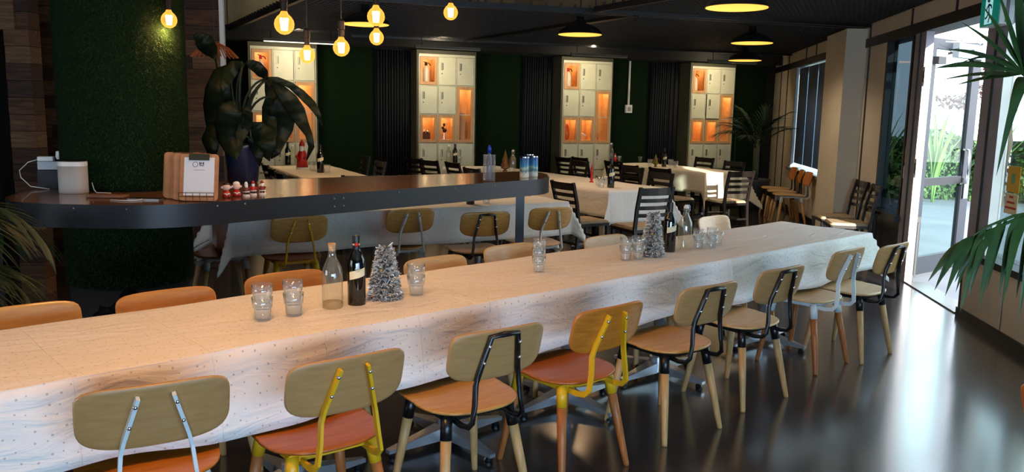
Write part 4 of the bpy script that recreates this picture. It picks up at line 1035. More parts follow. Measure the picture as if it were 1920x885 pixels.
def wine(px, py, label, z0=0.757, h=1.0, neck=True, cap=BLACKSTEEL):
    p = at(px, py, z0); t = empty('wine_bottle', (p.x, p.y, z0), 0.3, label, 'wine bottle')
    done(L([(0.034, 0), (0.0365, 0.004), (0.0375, 0.01), (0.0375, 0.185), (0.034, 0.205), (0.022, 0.232), (0.0150, 0.246), (0.0142, 0.26)], 28), 'bottle', BOTTLE, t, True)
    done(L([(0.0155, 0.245), (0.0155, 0.30), (0.0145, 0.302)], 20), 'capsule', cap, t)
    bm = bmesh.new(); n = 14; G = []
    for i in range(n+1):
        a = -pi/2-0.95+1.9*i/n; zz = 0.118+0.018*(i/n); G.append([bm.verts.new((0.0382*cos(a), 0.0382*sin(a), zz+k)) for k in (0, 0.034)])
    for a, b in zip(G, G[1:]): bm.faces.new((a[0], b[0], b[1], a[1]))
    done(bm, 'label_band', LABELM, t)
    t.scale = (h, h, h); return t
def ring_on(t, r, z, rad, m, name):
    bm = bmesh.new(); pts = [(rad*cos(2*pi*i/16), 0, z+rad*sin(2*pi*i/16)) for i in range(17)]; sweep(bm, [(x, -r-0.0008, zz) for x, y, zz in pts], 0.0011, n=5, up=Vector((0, 1, 0))); done(bm, name, m, t)
def swing(px, py, label, z0=0.757, h=1.0, cork=False, m=None):
    p = at(px, py, z0); t = empty('water_bottle', (p.x, p.y, z0), 0.4, label, 'water bottle')
    done(L([(0.036, 0), (0.042, 0.004), (0.0435, 0.012), (0.0435, 0.15), (0.040, 0.175), (0.027, 0.205), (0.0175, 0.225), (0.0155, 0.25), (0.017, 0.255), (0.017, 0.262)], 28), 'glass_body', m or BGLASS, t, True)
    if cork: done(L([(0.013, 0.25), (0.0165, 0.28), (0.015, 0.283)], 16), 'cork', CORK, t)
    else:
        done(L([(0.016, 0.262), (0.017, 0.272), (0.008, 0.285)], 16), 'stopper', WHITEP, t)
        done(tube([(0.018, 0, 0.235), (0.028, 0, 0.25), (0.028, 0, 0.275), (0.015, 0, 0.285)], 0.0018, n=6), 'wire_bail', CHROME, t)
    if cork:
        done(L([(0.039, 0.008), (0.041, 0.012), (0.041, 0.034)], 24), 'liquid', glass_mat('pale_cordial', (236, 220, 170), 1.0, 0.05, 0.3, (220, 196, 140)), t, True)
    t.scale = (h, h, h); return t
rndt = random.Random(21)
TINS = [mat('silver_tinsel', (250, 248, 244), 0.4, 0.5), mat('dark_tinsel', (150, 148, 144), 0.3, 0.9)]
def tinsel_tree(px, py, label, H_=0.245, R_=0.078):
    p = at(px, py, 0.757); t = empty('tinsel_tree', (p.x, p.y, 0.757), 0, label, 'tinsel tree')
    done(L([(R_*0.62, 0), (R_*0.60, 0.01), (R_*0.15, H_*0.93), (0.004, H_*0.96)], 20), 'cone', mat('cone_grey', (90, 90, 92), 0.4, 0.6), t, True)
    vs = []; fs = []; N = 4600
    for i in range(N):
        u = i/N; z = H_*u*0.97; turn = u*11*2*pi; a = turn+rndt.gauss(0, 0.5); lob = 0.80+0.20*abs(sin(u*11*pi))
        r = (R_*(1-u)**0.82*0.62+0.012); r2 = r*1.0+rndt.uniform(0.008, 0.026)*lob
        c = Vector((r*cos(a), r*sin(a), z)); d = Vector((r2*cos(a+rndt.gauss(0, 0.15)), r2*sin(a+rndt.gauss(0, 0.15)), z+rndt.gauss(0, 0.008)))
        sd = Vector((rndt.gauss(0, 1), rndt.gauss(0, 1), rndt.gauss(0, 1))).normalized()*0.0021
        k = len(vs); vs += [c-sd, c+sd, d+sd, d-sd]; fs.append((k, k+1, k+2, k+3))
    me = bpy.data.meshes.new('tinsel'); me.from_pydata(vs, [], fs); me.materials.append(TINS[0]); me.materials.append(TINS[1])
    for i, f in enumerate(me.polygons): f.material_index = 1 if i % 3 == 0 else 0
    o = bpy.data.objects.new('tinsel', me); col.objects.link(o); o.parent = t; o['kind'] = 'stuff'
    for k in range(5):
        a = -2.6+k*0.75; z = (0.02, 0.14, 0.035, 0.1, 0.03)[k]; r = R_*(1-z/H_)*0.62+0.02
        bm = bmesh.new(); ball(bm, (r*cos(a), r*sin(a), z), 0.007, 1, 8); done(bm, 'bauble', (RED, YELLOW, COPPER, YELLOW, RED)[k], t, True)
stack(493, 603, 2, 'leftmost on the long table')
stack(551, 594, 2, 'just left of the corked bottle')
swing(624, 580, 'clear corked bottle with a little liquid, left of the near wine bottle', cork=True, h=0.98)
w1 = wine(669, 574, 'near dark wine bottle with slanted cream label, beside the near tinsel tree', h=1.0)
ring_on(w1, 0.0378, 0.165, 0.010, mat('emblem_silver', (150, 150, 140), 0.4), 'round_emblem'); ring_on(w1, 0.0378, 0.165, 0.004, MATS['emblem_silver'], 'emblem_centre')
done(L([(0.0162, 0.262), (0.0162, 0.268)], 16), 'neck_band', LABELM, w1); bm = bmesh.new(); ball(bm, (0, -0.0165, 0.265), 0.0095, 1, 10); done(bm, 'wax_seal', RED, w1, True)
tinsel_tree(723, 563, 'near silver tinsel tree beside the wine bottle on the long table')
stack(781, 556, 2, 'right of the near tinsel tree')
stack(1010, 512, 3, 'alone at the middle of the long table', s=0.9)
stack(1173, 490, 2, 'left one of the pair beside the second tinsel tree', s=0.93)
stack(1196, 488, 2, 'right one of the pair beside the second tinsel tree', s=0.95)
tinsel_tree(1223, 482, 'second silver tinsel tree farther along the long table', 0.27, 0.068)
w2 = wine(1254, 472, 'far dark wine bottle with cream label beside the second tinsel tree', h=1.0)
ring_on(w2, 0.0378, 0.165, 0.010, MATS['emblem_silver'], 'round_emblem')
swing(1283, 468, 'clear swing-top bottle right of the far wine bottle', h=0.98)
stack(1309, 467, 2, 'in the last glass cluster, near left', s=0.86)
stack(1334, 465, 2, 'in the last glass cluster, near right', s=0.86)
stack(1346, 459, 1, 'far right of the last glass cluster on the long table', s=0.86)
stack(1320, 461, 1, 'far left of the last glass cluster on the long table', s=0.86)
# the table behind the bar
zc = 0.757
wine(882, 383, 'dark wine bottle standing behind the bar edge, mostly hidden', zc)
stack(912, 382, 1, 'behind the bar edge next to a hidden wine bottle')
stack(612, 395, 1, 'behind the bar edge above the yellow-framed chair')
# middle table
cn = at(1109, 342, zc); t = empty('candlestick', (cn.x, cn.y, zc), 0, 'slim red turned candlestick figure on the middle table', 'candlestick')
done(L([(0.028, 0), (0.028, 0.01), (0.014, 0.02), (0.02, 0.05), (0.01, 0.075), (0.02, 0.11), (0.010, 0.15), (0.014, 0.165), (0.006, 0.2), (0.002, 0.23)], 16), 'stem', RED, t, True)
stack(1122, 349, 1, 'left on the middle table beside the red candlestick'); stack(1133, 346, 1, 'on the middle table against the wine bottle'); stack(1127, 352, 1, 'nearest on the middle table before the wine bottle')
wine(1145, 352, 'dark wine bottle on the middle table', zc, 1.08)
# far end of the middle table / others
stack(861, 306, 1, 'right of the wine bottle before the second lockers'); wine(853, 306, 'dark wine bottle before the second lockers', zc, 1.0); swing(841, 306, 'clear bottle left of the wine bottle before the second lockers')
def cone_tree(px, py, label, m, h=0.25, r=0.05):
    p = at(px, py, zc); t = empty('ornamental_tree', (p.x, p.y, zc), 0, label, 'ornament')
    done(L([(r*0.5, 0), (r*0.5, 0.02), (r*0.2, 0.03), (r, 0.05), (r*0.6, h*0.5), (r*0.75, h*0.5), (r*0.3, h*0.8), (0.003, h)], 14), 'tree_cone', m, t)
    bm = bmesh.new()
    for k in range(7): ball(bm, (r*0.9*cos(k*0.9), r*0.9*sin(k*0.9), 0.06+0.012*k), 0.009, 1, 8)
    done(bm, 'berry', RED, t, True)
cone_tree(947, 322, 'brown cone-shaped ornamental tree left of the clear swing-top bottle', mat('bronze_tree', (120, 84, 44), 0.4, 0.4), 0.30, 0.06)
swing(961, 324, 'clear swing-top bottle with ornamental tree at its left, seen above the bar', h=1.1)
wine(1132, 303, 'dark wine bottle at the far end of the sunlit table', zc, 1.1); swing(1145, 304, 'clear swing-top bottle at the far end of the sunlit table', h=1.15)
stack(1126, 303, 1, 'far end of the sunlit table, left of the wine bottle'); stack(1161, 303, 1, 'far end of the sunlit table beside a small red figure'); 
def santa(px, py, label, h=0.3, z0=zc, red=True):
    p = at(px, py, z0); t = empty('santa_figurine', (p.x, p.y, z0), atan2(-p.x, p.y)*0, label, 'figurine'); s = h/0.3
    done(L([(0.062*s, 0), (0.064*s, 0.012*s), (0.062*s, 0.02*s)], 20), 'coat_trim', WHITEP, t)
    done(L([(0.06*s, 0.02*s), (0.05*s, 0.1*s), (0.04*s, 0.17*s), (0.02*s, 0.2*s)], 20), 'coat', RED, t, True)
    bm = bmesh.new(); ball(bm, (0, 0, 0.222*s), 0.028*s, 1.05); done(bm, 'head', SKIN, t, True)
    bm = bmesh.new(); ball(bm, (0, -0.014*s, 0.202*s), 0.026*s, 1.25); done(bm, 'beard', WHITEP, t, True)
    done(L([(0.03*s, 0.235*s), (0.026*s, 0.255*s), (0.012*s, 0.285*s), (0.003*s, 0.3*s)], 16), 'hat', RED, t, True)
    for sg in (-1, 1): done(tube([(sg*0.03*s, 0, 0.17*s), (sg*0.055*s, -0.02*s, 0.13*s), (sg*0.03*s, -0.05*s, 0.11*s)], 0.013*s, n=8), 'arm', RED, t, True)
    return t
santa(1153, 305, 'small red figure beside the glass at the far end of the sunlit table', 0.16)
stack(1200, 304, 1, 'alone at the far edge of the sunlit table'); stack(1219, 311, 1, 'left of the green and gold tree on the sunlit table', s=1.1)
cone_tree(1229, 313, 'small green and gold ornamental tree on the sunlit table', mat('green_gold', (120, 120, 50), 0.35, 0.5), 0.2, 0.05)
wine(1245, 313, 'wine bottle with light label on the sunlit table', zc, 1.0); stack(1257, 311, 1, 'behind, right of the wine bottle on the sunlit table', s=1.1); stack(1266, 315, 1, 'rightmost on the sunlit table', s=1.1)
santa(567, 317, 'red santa figurine with white trim on the far left table', 0.40)
wine(540, 309, 'dark wine bottle left of the red santa on the far left table', zc, 1.1); swing(549, 309, 'clear bottle beside the wine bottle left of the red santa', h=1.0)
wine(601, 324, 'dark wine bottle with white label right of the red santa', zc, 1.2)
for i, (a, b) in enumerate(((585, 319), (594, 320), (613, 325))): stack(a, b, 1, 'on the far left table, %s' % ('next to the red santa', 'just left of the dark bottle', 'right of the dark bottle')[i], s=1.15)

# ------------------------------------------------------------------ on the bar
def up_bar(px, py): return at(px, py, BH)
# speaker
p = up_bar(139, 362); sp = empty('smart_speaker', (p.x, p.y, BH), 0.1, 'white rounded wireless speaker standing on the left end of the bar', 'speaker')
bm = bmesh.new(); o2 = outline(0.078, 0.062, 0.062, 2.8, 2.8, 40)
def ringprism(bm, o, prof):
    R = [[bm.verts.new((x*k, y*k, z)) for x, y in o] for k, z in prof]
    for a, b in zip(R, R[1:]):
        for i in range(len(o)): bm.faces.new((a[i], a[(i+1) % len(o)], b[(i+1) % len(o)], b[i]))
    bm.faces.new(R[0][::-1]); bm.faces.new(R[-1])
ringprism(bm, o2, [(0.96, 0.0), (1, 0.006), (1, 0.162)]); done(bm, 'speaker_grille', mat('speaker_grille', (176, 168, 160), 0.6, bump=(600, 0.5)), sp, True)
bm = bmesh.new(); ringprism(bm, o2, [(1.005, 0.163), (1.005, 0.188), (0.97, 0.19)]); done(bm, 'top_band', mat('speaker_white', (214, 208, 198), 0.4), sp)
bm = bmesh.new(); ringprism(bm, o2, [(0.93, 0.1905), (0.93, 0.192)]); done(bm, 'touch_plate', BLACKSTEEL, sp)
# power board with plugs
p = up_bar(95, 352); pb = empty('power_board', (p.x, p.y, BH), 0.3, 'white power socket block with plugs behind the speaker', 'power board')
done(B(-0.07, 0.07, 0.0, 0.06, 0.0, 0.11), 'stand_block', mat('dark_block', (16, 17, 24), 0.5), pb); done(B(-0.065, 0.065, -0.005, 0.05, 0.115, 0.165), 'socket_block', mat('grey_sockets', (170, 180, 186), 0.5), pb)
bevel(done(B(-0.06, 0.03, -0.03, 0.03, 0.168, 0.198), 'plug', WHITEP, pb), 0.006); done(L([(0.018, 0.0), (0.022, 0.02), (0.018, 0.05)], 12, cx=0.06, cy=0.0, z0=0.18), 'plug', WHITEP, pb)
adopt(done(tube([p+Vector((-0.06, 0, 0.18)), p+Vector((-0.12, -0.02, 0.16)), p+Vector((-0.16, -0.05, 0.11)), p+Vector((-0.13, -0.09, 0.07)), p+Vector((-0.05, -0.13, 0.02)), p+Vector((0.06, -0.12, 0.004))], 0.003, n=6), 'power_cord', WHITEP, None, True), pb)
# folded wallet and charging pad / phone
p = up_bar(203, 371); m_ = done(B(-0.115, 0.1, -0.03, 0.05, 0, 0.018), 'leather_folder', mat('tan_leather', (130, 84, 58), 0.5, noise=(20, (110, 70, 48))), loc=(p.x, p.y, BH), rot=(0, 0, 0.02)); bevel(m_, 0.006); tag(m_, 'tan leather folder lying on the bar beside the speaker', 'folder')
p = up_bar(270, 375); m_ = empty('mobile_phone', (p.x, p.y, BH), 0.0, 'black phone lying on the bar with a white charging lead', 'phone')
done(B(-0.085, 0.09, -0.02, 0.05, 0, 0.008), 'phone_body', mat('phone_side', (150, 150, 150), 0.3, 0.6), m_); done(B(-0.083, 0.088, -0.018, 0.048, 0.008, 0.009), 'screen', BLACKSTEEL, m_)
adopt(done(tube([Vector((p.x-0.16, p.y-0.06, BH+0.004)), Vector((p.x-0.08, p.y-0.08, BH+0.004)), Vector((p.x-0.02, p.y-0.07, BH+0.004)), Vector((p.x+0.0, p.y-0.02, BH+0.008))], 0.0028, n=6), 'charging_lead', WHITEP, None, True), m_)
adopt(done(tube([Vector((sp.location.x+0.085, sp.location.y+0.05, BH+0.06)), Vector((sp.location.x+0.105, sp.location.y+0.03, BH+0.02)), Vector((sp.location.x+0.13, sp.location.y+0.01, BH+0.004)), Vector((sp.location.x+0.22, sp.location.y, BH+0.004))], 0.003, n=6), 'power_lead', WHITEP, None, True), sp)
# clipboards
KR = mat('kraft_board', (186, 128, 82), 0.7, noise=(12, (160, 104, 62))); 
fp = up_bar(372, 378)
for i in range(5):
    off = (0, -0.045, -0.075, -0.125, -0.15)[i]; back = (0, 0.035, 0.06, 0.11, 0.14)[i]
    cb = empty('clipboard', (fp.x+off, fp.y+back, BH+0.004), radians((4, 8, 2, 10, 5)[i]), ('foremost menu clipboard with white printed page', 'second menu clipboard behind the printed page', 'third menu clipboard in the leaning stack', 'fourth menu clipboard in the leaning stack', 'hindmost menu clipboard at the left of the stack')[i]+' on the bar', 'clipboard', 'menu clipboards on the bar')
    tl = radians(-13)
    R_ = Matrix.Rotation(tl, 4, 'X')
    bm = bmesh.new(); pts = rrect(-0.105, 0.105, 0, 0.265, 0.02)
    a = [bm.verts.new(R_ @ Vector((x, 0, z))) for x, z in pts]; b = [bm.verts.new(R_ @ Vector((x, 0.006, z))) for x, z in pts]
    for k in range(len(pts)): bm.faces.new((a[k], a[(k+1) % len(pts)], b[(k+1) % len(pts)], b[k]))
    bm.faces.new(a); bm.faces.new(b[::-1]); done(bm, 'board', KR, cb)
    done(B(-0.055, 0.055, -0.014, 0.008, 0.228, 0.262, R_), 'clip', mat('dull_clip', (84, 84, 70), 0.3, 0.8), cb)
    if i == 0:
        pg = done(B(-0.083, 0.083, -0.003, -0.001, 0.03, 0.245, R_), 'page', mat('white_page', (216, 212, 212), 0.7), cb)
        bm = bmesh.new(); sweep(bm, [R_ @ Vector((-0.022+0.014*cos(2*pi*k/16), -0.0036, 0.205+0.014*sin(2*pi*k/16))) for k in range(17)], 0.0014, n=5, up=Vector((0, 1, 0))); done(bm, 'printed_ring', mat('print_grey', (80, 80, 84), 0.7), pg)
        bm = bmesh.new()
        for x0, x1, z0, z1 in ((0.0, 0.007, 0.204, 0.218), (0.0095, 0.0125, 0.204, 0.218), (0.0125, 0.017, 0.210, 0.213), (0.0185, 0.025, 0.204, 0.218), (0.0, 0.026, 0.196, 0.2)): box(bm, x0, x1, -0.0038, -0.003, z0, z1, R_)
        done(bm, 'printed_mark', mat('print_dark', (46, 46, 50), 0.7), pg)
        bm = bmesh.new()
        for k in range(9): box(bm, -0.03+k*0.0068, -0.0255+k*0.0068, -0.0037, -0.003, 0.172, 0.175, R_)
        done(bm, 'printed_line', MATS['print_grey'], pg)
wb = empty('wire_tray', (fp.x, fp.y-0.012, BH), radians(4), 'black wire tray holding the front of the menu clipboards', 'tray')
bm = bmesh.new()
for z in (0.004, 0.03, 0.052): sweep(bm, [(-0.095, -0.02, z), (0.095, -0.02, z)], 0.0016, n=5)
for k in range(6): x = -0.095+k*0.038; sweep(bm, [(x, 0.05, 0.004), (x, -0.02, 0.004), (x, -0.02, 0.052)], 0.0016, n=5)
done(bm, 'wire_grid', BLACKSTEEL, wb)
# small christmas figurines on the bar edge
def small_fig(px, py, label, kind, coat, hat):
    p = up_bar(px, py); t = empty('christmas_figurine', (p.x, p.y, BH), radians(25), label, 'figurine', 'little christmas figurines on the bar')
    if kind == 'sit':
        done(L([(0.026, 0), (0.027, 0.02), (0.018, 0.045), (0.01, 0.052)], 14), 'body', coat, t, True)
        bm = bmesh.new(); ball(bm, (0, 0, 0.072), 0.026, 0.95); done(bm, 'head', SKIN, t, True)
        bm = bmesh.new(); ball(bm, (0, 0.004, 0.088), 0.0235, 0.7); done(bm, 'hair' if hat is None else 'hat', hat or WHITEP, t, True)
        bm = bmesh.new(); ball(bm, (0.027, 0, 0.07), 0.008); ball(bm, (-0.027, 0, 0.07), 0.008); done(bm, 'ear_muff', WHITEP, t, True)
        f = Vector((0, -1, 0))
        for s in (-1, 1):
            lg = done(tube([(s*0.012, -0.015, 0.008), (s*0.014, -0.045, 0.006), (s*0.014, -0.052, -0.045)], 0.004, n=6), 'leg', BLACKSTEEL, t, True)
            bm = bmesh.new(); ball(bm, (s*0.015, -0.056, -0.055), 0.0115, 1.1, 10); done(bm, 'boot', RED, lg, True)
        bm = bmesh.new(); sweep(bm, [(-0.02, -0.02, 0.03), (-0.008, -0.028, 0.03), (0, -0.028, 0.022), (0.008, -0.028, 0.03), (0.02, -0.02, 0.03)], 0.004, n=6); done(bm, 'scarf', WHITEP, t, True)
    else:
        done(L([(0.024, 0), (0.024, 0.01), (0.02, 0.013)], 14), 'base', WHITEP, t)
        for s in (-1, 1): done(tube([(s*0.009, 0, 0.012), (s*0.008, 0, 0.032)], 0.006, n=8), 'boot', BLACKSTEEL, t)
        done(L([(0.021, 0.03), (0.022, 0.035), (0.015, 0.058), (0.008, 0.066)], 14), 'coat', coat, t, True); done(L([(0.0225, 0.029), (0.0225, 0.034)], 14), 'coat_trim', WHITEP, t)
        bm = bmesh.new(); ball(bm, (0, 0, 0.076), 0.0125); done(bm, 'head', SKIN, t, True)
        bm = bmesh.new(); ball(bm, (0, -0.007, 0.069), 0.011, 1.2); done(bm, 'beard', WHITEP, t, True)
        done(L([(0.0135, 0.081), (0.010, 0.092), (0.003, 0.1)], 12), 'hat', hat, t, True)
        for s in (-1, 1): done(tube([(s*0.013, 0, 0.056), (s*0.022, -0.008, 0.048), (s*0.012, -0.016, 0.05)], 0.005, n=6), 'arm', coat, t, True)
    t.scale = (0.88, 0.88, 0.88)
GREYF = mat('grey_felt', (110, 104, 100), 0.8)
small_fig(425, 371, 'little red seated figurine with dark hat, red boots dangling over the bar edge, leftmost', 'sit', RED, BLACKSTEEL)
small_fig(444, 369, 'little red seated figurine with white hair, red boots dangling over the bar edge, second', 'sit', RED, None)
small_fig(462, 368, 'little standing figurine with white hat and brown coat, third from left on the bar edge', 'st', mat('brown_coat', (110, 52, 36), 0.5), WHITEP)
small_fig(475, 366, 'little standing santa figurine in red, fourth from left on the bar edge', 'st', RED, RED)
small_fig(492, 365, 'little standing figurine in dark red, rightmost on the bar edge', 'st', mat('dark_red_coat', (120, 34, 26), 0.5), mat('dark_red_coat', (120, 34, 26)))
# water jug holding a blue-topped bottle
p = up_bar(917, 340); jg = empty('glass_jug', (p.x, p.y, BH), 0, 'clear cylindrical glass jug on the bar holding a blue-topped stick', 'jug')
done(L([(0.045, 0), (0.047, 0.01), (0.047, 0.20), (0.049, 0.205), (0.045, 0.205), (0.043, 0.02), (0.002, 0.015)], 28), 'jug_body', GLASSW, jg, True)
bq = empty('spirit_bottle', (p.x, p.y+0.005, BH+0.016), 0, 'slim clear bottle with bright blue cap standing inside the glass jug', 'bottle')
done(L([(0.018, 0), (0.02, 0.01), (0.02, 0.16), (0.012, 0.19), (0.011, 0.2)], 18), 'bottle_body', glass_mat('bluish_glass', (205, 212, 225), 1.2, 0.05, 0.25, (170, 178, 200)), bq, True); done(L([(0.014, 0.2), (0.015, 0.235), (0.009, 0.25), (0.004, 0.262)], 16), 'blue_cap', mat('blue_cap', (20, 50, 170), 0.25), bq, True)
# three blue tins
def tin(px, py, label):
    p = up_bar(px, py); t = empty('printed_tin', (p.x, p.y, BH), random.uniform(0, 6), label, 'tin', 'blue printed tins on the bar')
    m = mat('tin_print', (40, 110, 160), 0.35)
    if not m.get('done'):
        n = m.node_tree; b = n.nodes['Principled BSDF']; tcn = n.nodes.new('ShaderNodeTexCoord'); sp_ = n.nodes.new('ShaderNodeSeparateXYZ'); n.links.new(tcn.outputs['Object'], sp_.inputs[0])
        nz = n.nodes.new('ShaderNodeTexNoise'); nz.inputs['Scale'].default_value = 45; n.links.new(tcn.outputs['Object'], nz.inputs[0])
        ad = n.nodes.new('ShaderNodeMath'); ad.operation = 'MULTIPLY_ADD'; ad.inputs[1].default_value = 0.06; n.links.new(nz.outputs[0], ad.inputs[0]); n.links.new(sp_.outputs['Z'], ad.inputs[2])
        cr = n.nodes.new('ShaderNodeValToRGB'); mr = n.nodes.new('ShaderNodeMapRange'); mr.inputs[1].default_value = 0.03; mr.inputs[2].default_value = 0.19; n.links.new(ad.outputs[0], mr.inputs[0]); n.links.new(mr.outputs[0], cr.inputs[0])
        e = cr.color_ramp.elements; e[0].color = (*lin((226, 222, 200)), 1); e[1].color = (*lin((16, 60, 130)), 1)
        for pos, c in ((0.22, (214, 214, 196)), (0.32, (40, 104, 120)), (0.48, (168, 190, 170)), (0.6, (40, 128, 180))):
            q = e.new(pos); q.color = (*lin(c), 1)
        n.links.new(cr.outputs[0], b.inputs['Base Color']); m['done'] = 1
    done(L([(0.037, 0.0), (0.038, 0.004), (0.038, 0.158), (0.037, 0.162)], 26), 'tin_body', m, t, True); done(L([(0.0365, 0.16), (0.039, 0.162), (0.039, 0.170), (0.036, 0.172)], 26), 'rim', CHROME, t)
tin(983, 333, 'blue printed drinks tin on the bar end, left of three'); tin(1000, 331, 'blue printed drinks tin on the bar end, right front of three'); tin(992, 326, 'blue printed drinks tin on the bar end, behind the other two')

# ------------------------------------------------------------------ plants
def leaf_blade(bm, pts, widths, nrm, fold=0.25):
    """leaf strip along pts with half-widths, slightly folded along the midrib"""
    pts = [Vector(p) for p in pts]; R = []
    for i, p in enumerate(pts):
        d = (pts[min(i+1, len(pts)-1)]-pts[max(i-1, 0)]).normalized(); s = d.cross(nrm).normalized(); u = s.cross(d); w_ = widths[i]
        R.append([bm.verts.new(p-s*w_-u*w_*fold), bm.verts.new(p), bm.verts.new(p+s*w_-u*w_*fold)])
    for a, b in zip(R, R[1:]):
        bm.faces.new((a[0], a[1], b[1], b[0])); bm.faces.new((a[1], a[2], b[2], b[1]))
def arc(p0, d0, ln, droop, n=10):
    pts = [Vector(p0)]; d = Vector(d0).normalized()
    for i in range(n):
        pts.append(pts[-1]+d*(ln/n)); d = (d+Vector((0, 0, -droop/n))).normalized()
    return pts
def frond(parent, base, d0, ln, droop, nl, lw, ll, m, seed, separate=True):
    rnd = random.Random(seed); pts = arc(base, d0, ln, droop, 12)
    bm = bmesh.new(); sweep(bm, pts, 1, n=6, taper=[0.010*(1-0.75*i/12) for i in range(13)]); fr = done(bm, 'frond', m, parent, True)
    big = bmesh.new() if not separate else None
    for k in range(nl):
        t = 0.25+0.75*(k+0.5)/nl; f = t*12; i = min(11, int(f)); p = pts[i].lerp(pts[i+1], f-i); d = (pts[i+1]-pts[i]).normalized()
        side = Vector((d.y, -d.x, 0)).normalized() if abs(d.z) < 0.98 else Vector((1, 0, 0))
        for sg in (-1, 1):
            dd = (side*sg*(1.0-0.45*t)+d*(0.55+0.7*t)+Vector((0, 0, 0.12+rnd.gauss(0, 0.06)))).normalized()
            l_ = ll*(0.55+0.9*sin(pi*min(1, t*0.95)))*rnd.uniform(0.85, 1.1)*0.8
            lp = arc(p, dd, l_, 0.7+rnd.uniform(0, 0.4), 6)
            bm = big if big is not None else bmesh.new()
            leaf_blade(bm, lp, [lw*x for x in (0.25, 0.8, 1, 0.9, 0.65, 0.35, 0.02)], Vector((0, 0, 1)), 0.3)
            if big is None: done(bm, 'leaflet', m, fr, True)
    if big is not None: done(big, 'leaflets', m, fr, True)['kind'] = 'stuff'
    return fr
def at_y(px, py, Y):
    d = fwd + rgt*((px-960)/F_PX) - upv*((py-442.5)/F_PX); return Vector((0, 0, EYE))+d*(Y/d.y)
def fan(parent, P0, root, tips, lw, m, sag=0.12):
    """palmate frond: a stalk from root to P0 and blades from P0 to the tips (all in world space)"""
    inv = parent.matrix_basis.inverted()
    mid = (root+P0)/2+Vector((0, 0, 0.06)); fr = done(tube([inv@root, inv@mid, inv@P0], 0.007, n=8), 'frond', m, parent, True)
    for T in tips:
        d = T-P0; pts = [inv@(P0+d*t+Vector((0, 0, sag*d.length*sin(pi*t)*0.9))) for t in [k/8 for k in range(9)]]
        bm = bmesh.new(); leaf_blade(bm, pts, [lw*x for x in (0.2, 0.6, 0.95, 1, 0.95, 0.8, 0.6, 0.35, 0.02)], Vector((0.1, -0.6, 0.8)), 0.3); done(bm, 'leaflet', m, fr, True)
# right foreground palm
pr = empty('potted_palm', (2.66, 3.05, 0), 0, 'large green palm at the right picture edge, fronds reaching in front of the door', 'palm')
done(L([(0.13, 0), (0.17, 0.3), (0.18, 0.32), (0.16, 0.32), (0.15, 0.28), (0.01, 0.28)], 24), 'pot', mat('black_pot', (24, 25, 28), 0.4), pr, True)
done(tube([(0, 0, 0.28), (-0.25, 0.03, 0.8), (-0.52, 0.07, 1.35), (-0.62, 0.10, 1.72)], 0.018, n=10), 'stem', mat('palm_stem', (74, 72, 46), 0.8), pr, True)
done(tube([(0.05, 0, 0.28), (-0.1, 0.03, 0.7), (-0.35, 0.08, 1.0), (-0.5, 0.12, 1.19)], 0.014, n=10), 'stem', MATS['palm_stem'], pr, True)
W0 = Vector((2.04, 3.15, 1.70))
fan(pr, at_y(1922, 138, 3.12), W0, [at_y(1776, 92, 3.0), at_y(1800, 40, 3.1), at_y(1752, 128, 2.95), at_y(1842, 10, 3.15), at_y(1866, -30, 3.1), at_y(1905, -60, 3.2), at_y(1950, -70, 3.0), at_y(1990, -20, 3.2), at_y(2030, 60, 3.2), at_y(1790, 160, 3.3), at_y(1764, 150, 3.35)], 0.023, PALM, 0.07)
fan(pr, at_y(1930, 150, 3.25), W0, [at_y(1800, 118, 3.4), at_y(1842, 150, 3.1), at_y(1868, 330, 3.1), at_y(1950, 320, 3.3), at_y(2040, 200, 3.4), at_y(1890, 210, 3.5)], 0.017, PALM, 0.25)
W1 = Vector((2.16, 3.17, 1.18))
for i, (tp, yy) in enumerate((((1800, 452), 3.0), ((1850, 470), 2.9))):
    P0 = at_y(1925, 402, 3.05)
    path = [W1, at_y(1960, 395, 3.1), at_y(1900, 405+8*i, 3.05), at_y(1850, 425+10*i, 3.0), at_y(1806+20*i, 455+12*i, yy)]
    inv = pr.matrix_basis.inverted(); fr = done(tube([inv@p for p in path], 1, n=6, taper=[0.009, 0.008, 0.006, 0.004, 0.002]), 'frond', PALM, pr, True)
    tips = ((1740, 528), (1752, 545), (1772, 555), (1792, 548), (1815, 560), (1836, 578), (1850, 545), (1872, 556), (1888, 520), (1905, 560), (1768, 520), (1925, 520), (1758, 500), (1800, 585)) if i == 0 else ((1790, 530), (1836, 552), (1880, 570), (1910, 600), (1940, 580), (1820, 520))
    for k, tpx in enumerate(tips):
        f = min(0.98, max(0.05, 1-(tpx[0]-1750)/175)); q = 1+f*2.9; a = int(min(3, q)); src = path[a].lerp(path[min(4, a+1)], q-a)
        T = at_y(tpx[0], tpx[1], 3.0+0.12*sin(k*2.3)); d = T-src
        pts = [inv@(src+d*t+Vector((0, 0, 0.10*d.length*sin(pi*t)))) for t in [m_/8 for m_ in range(9)]]
        bm = bmesh.new(); leaf_blade(bm, pts, [0.016*x for x in (0.25, 0.7, 1, 1, 0.9, 0.75, 0.5, 0.3, 0.02)], Vector((0.1, -0.6, 0.8)), 0.3); done(bm, 'leaflet', PALM, fr, True)
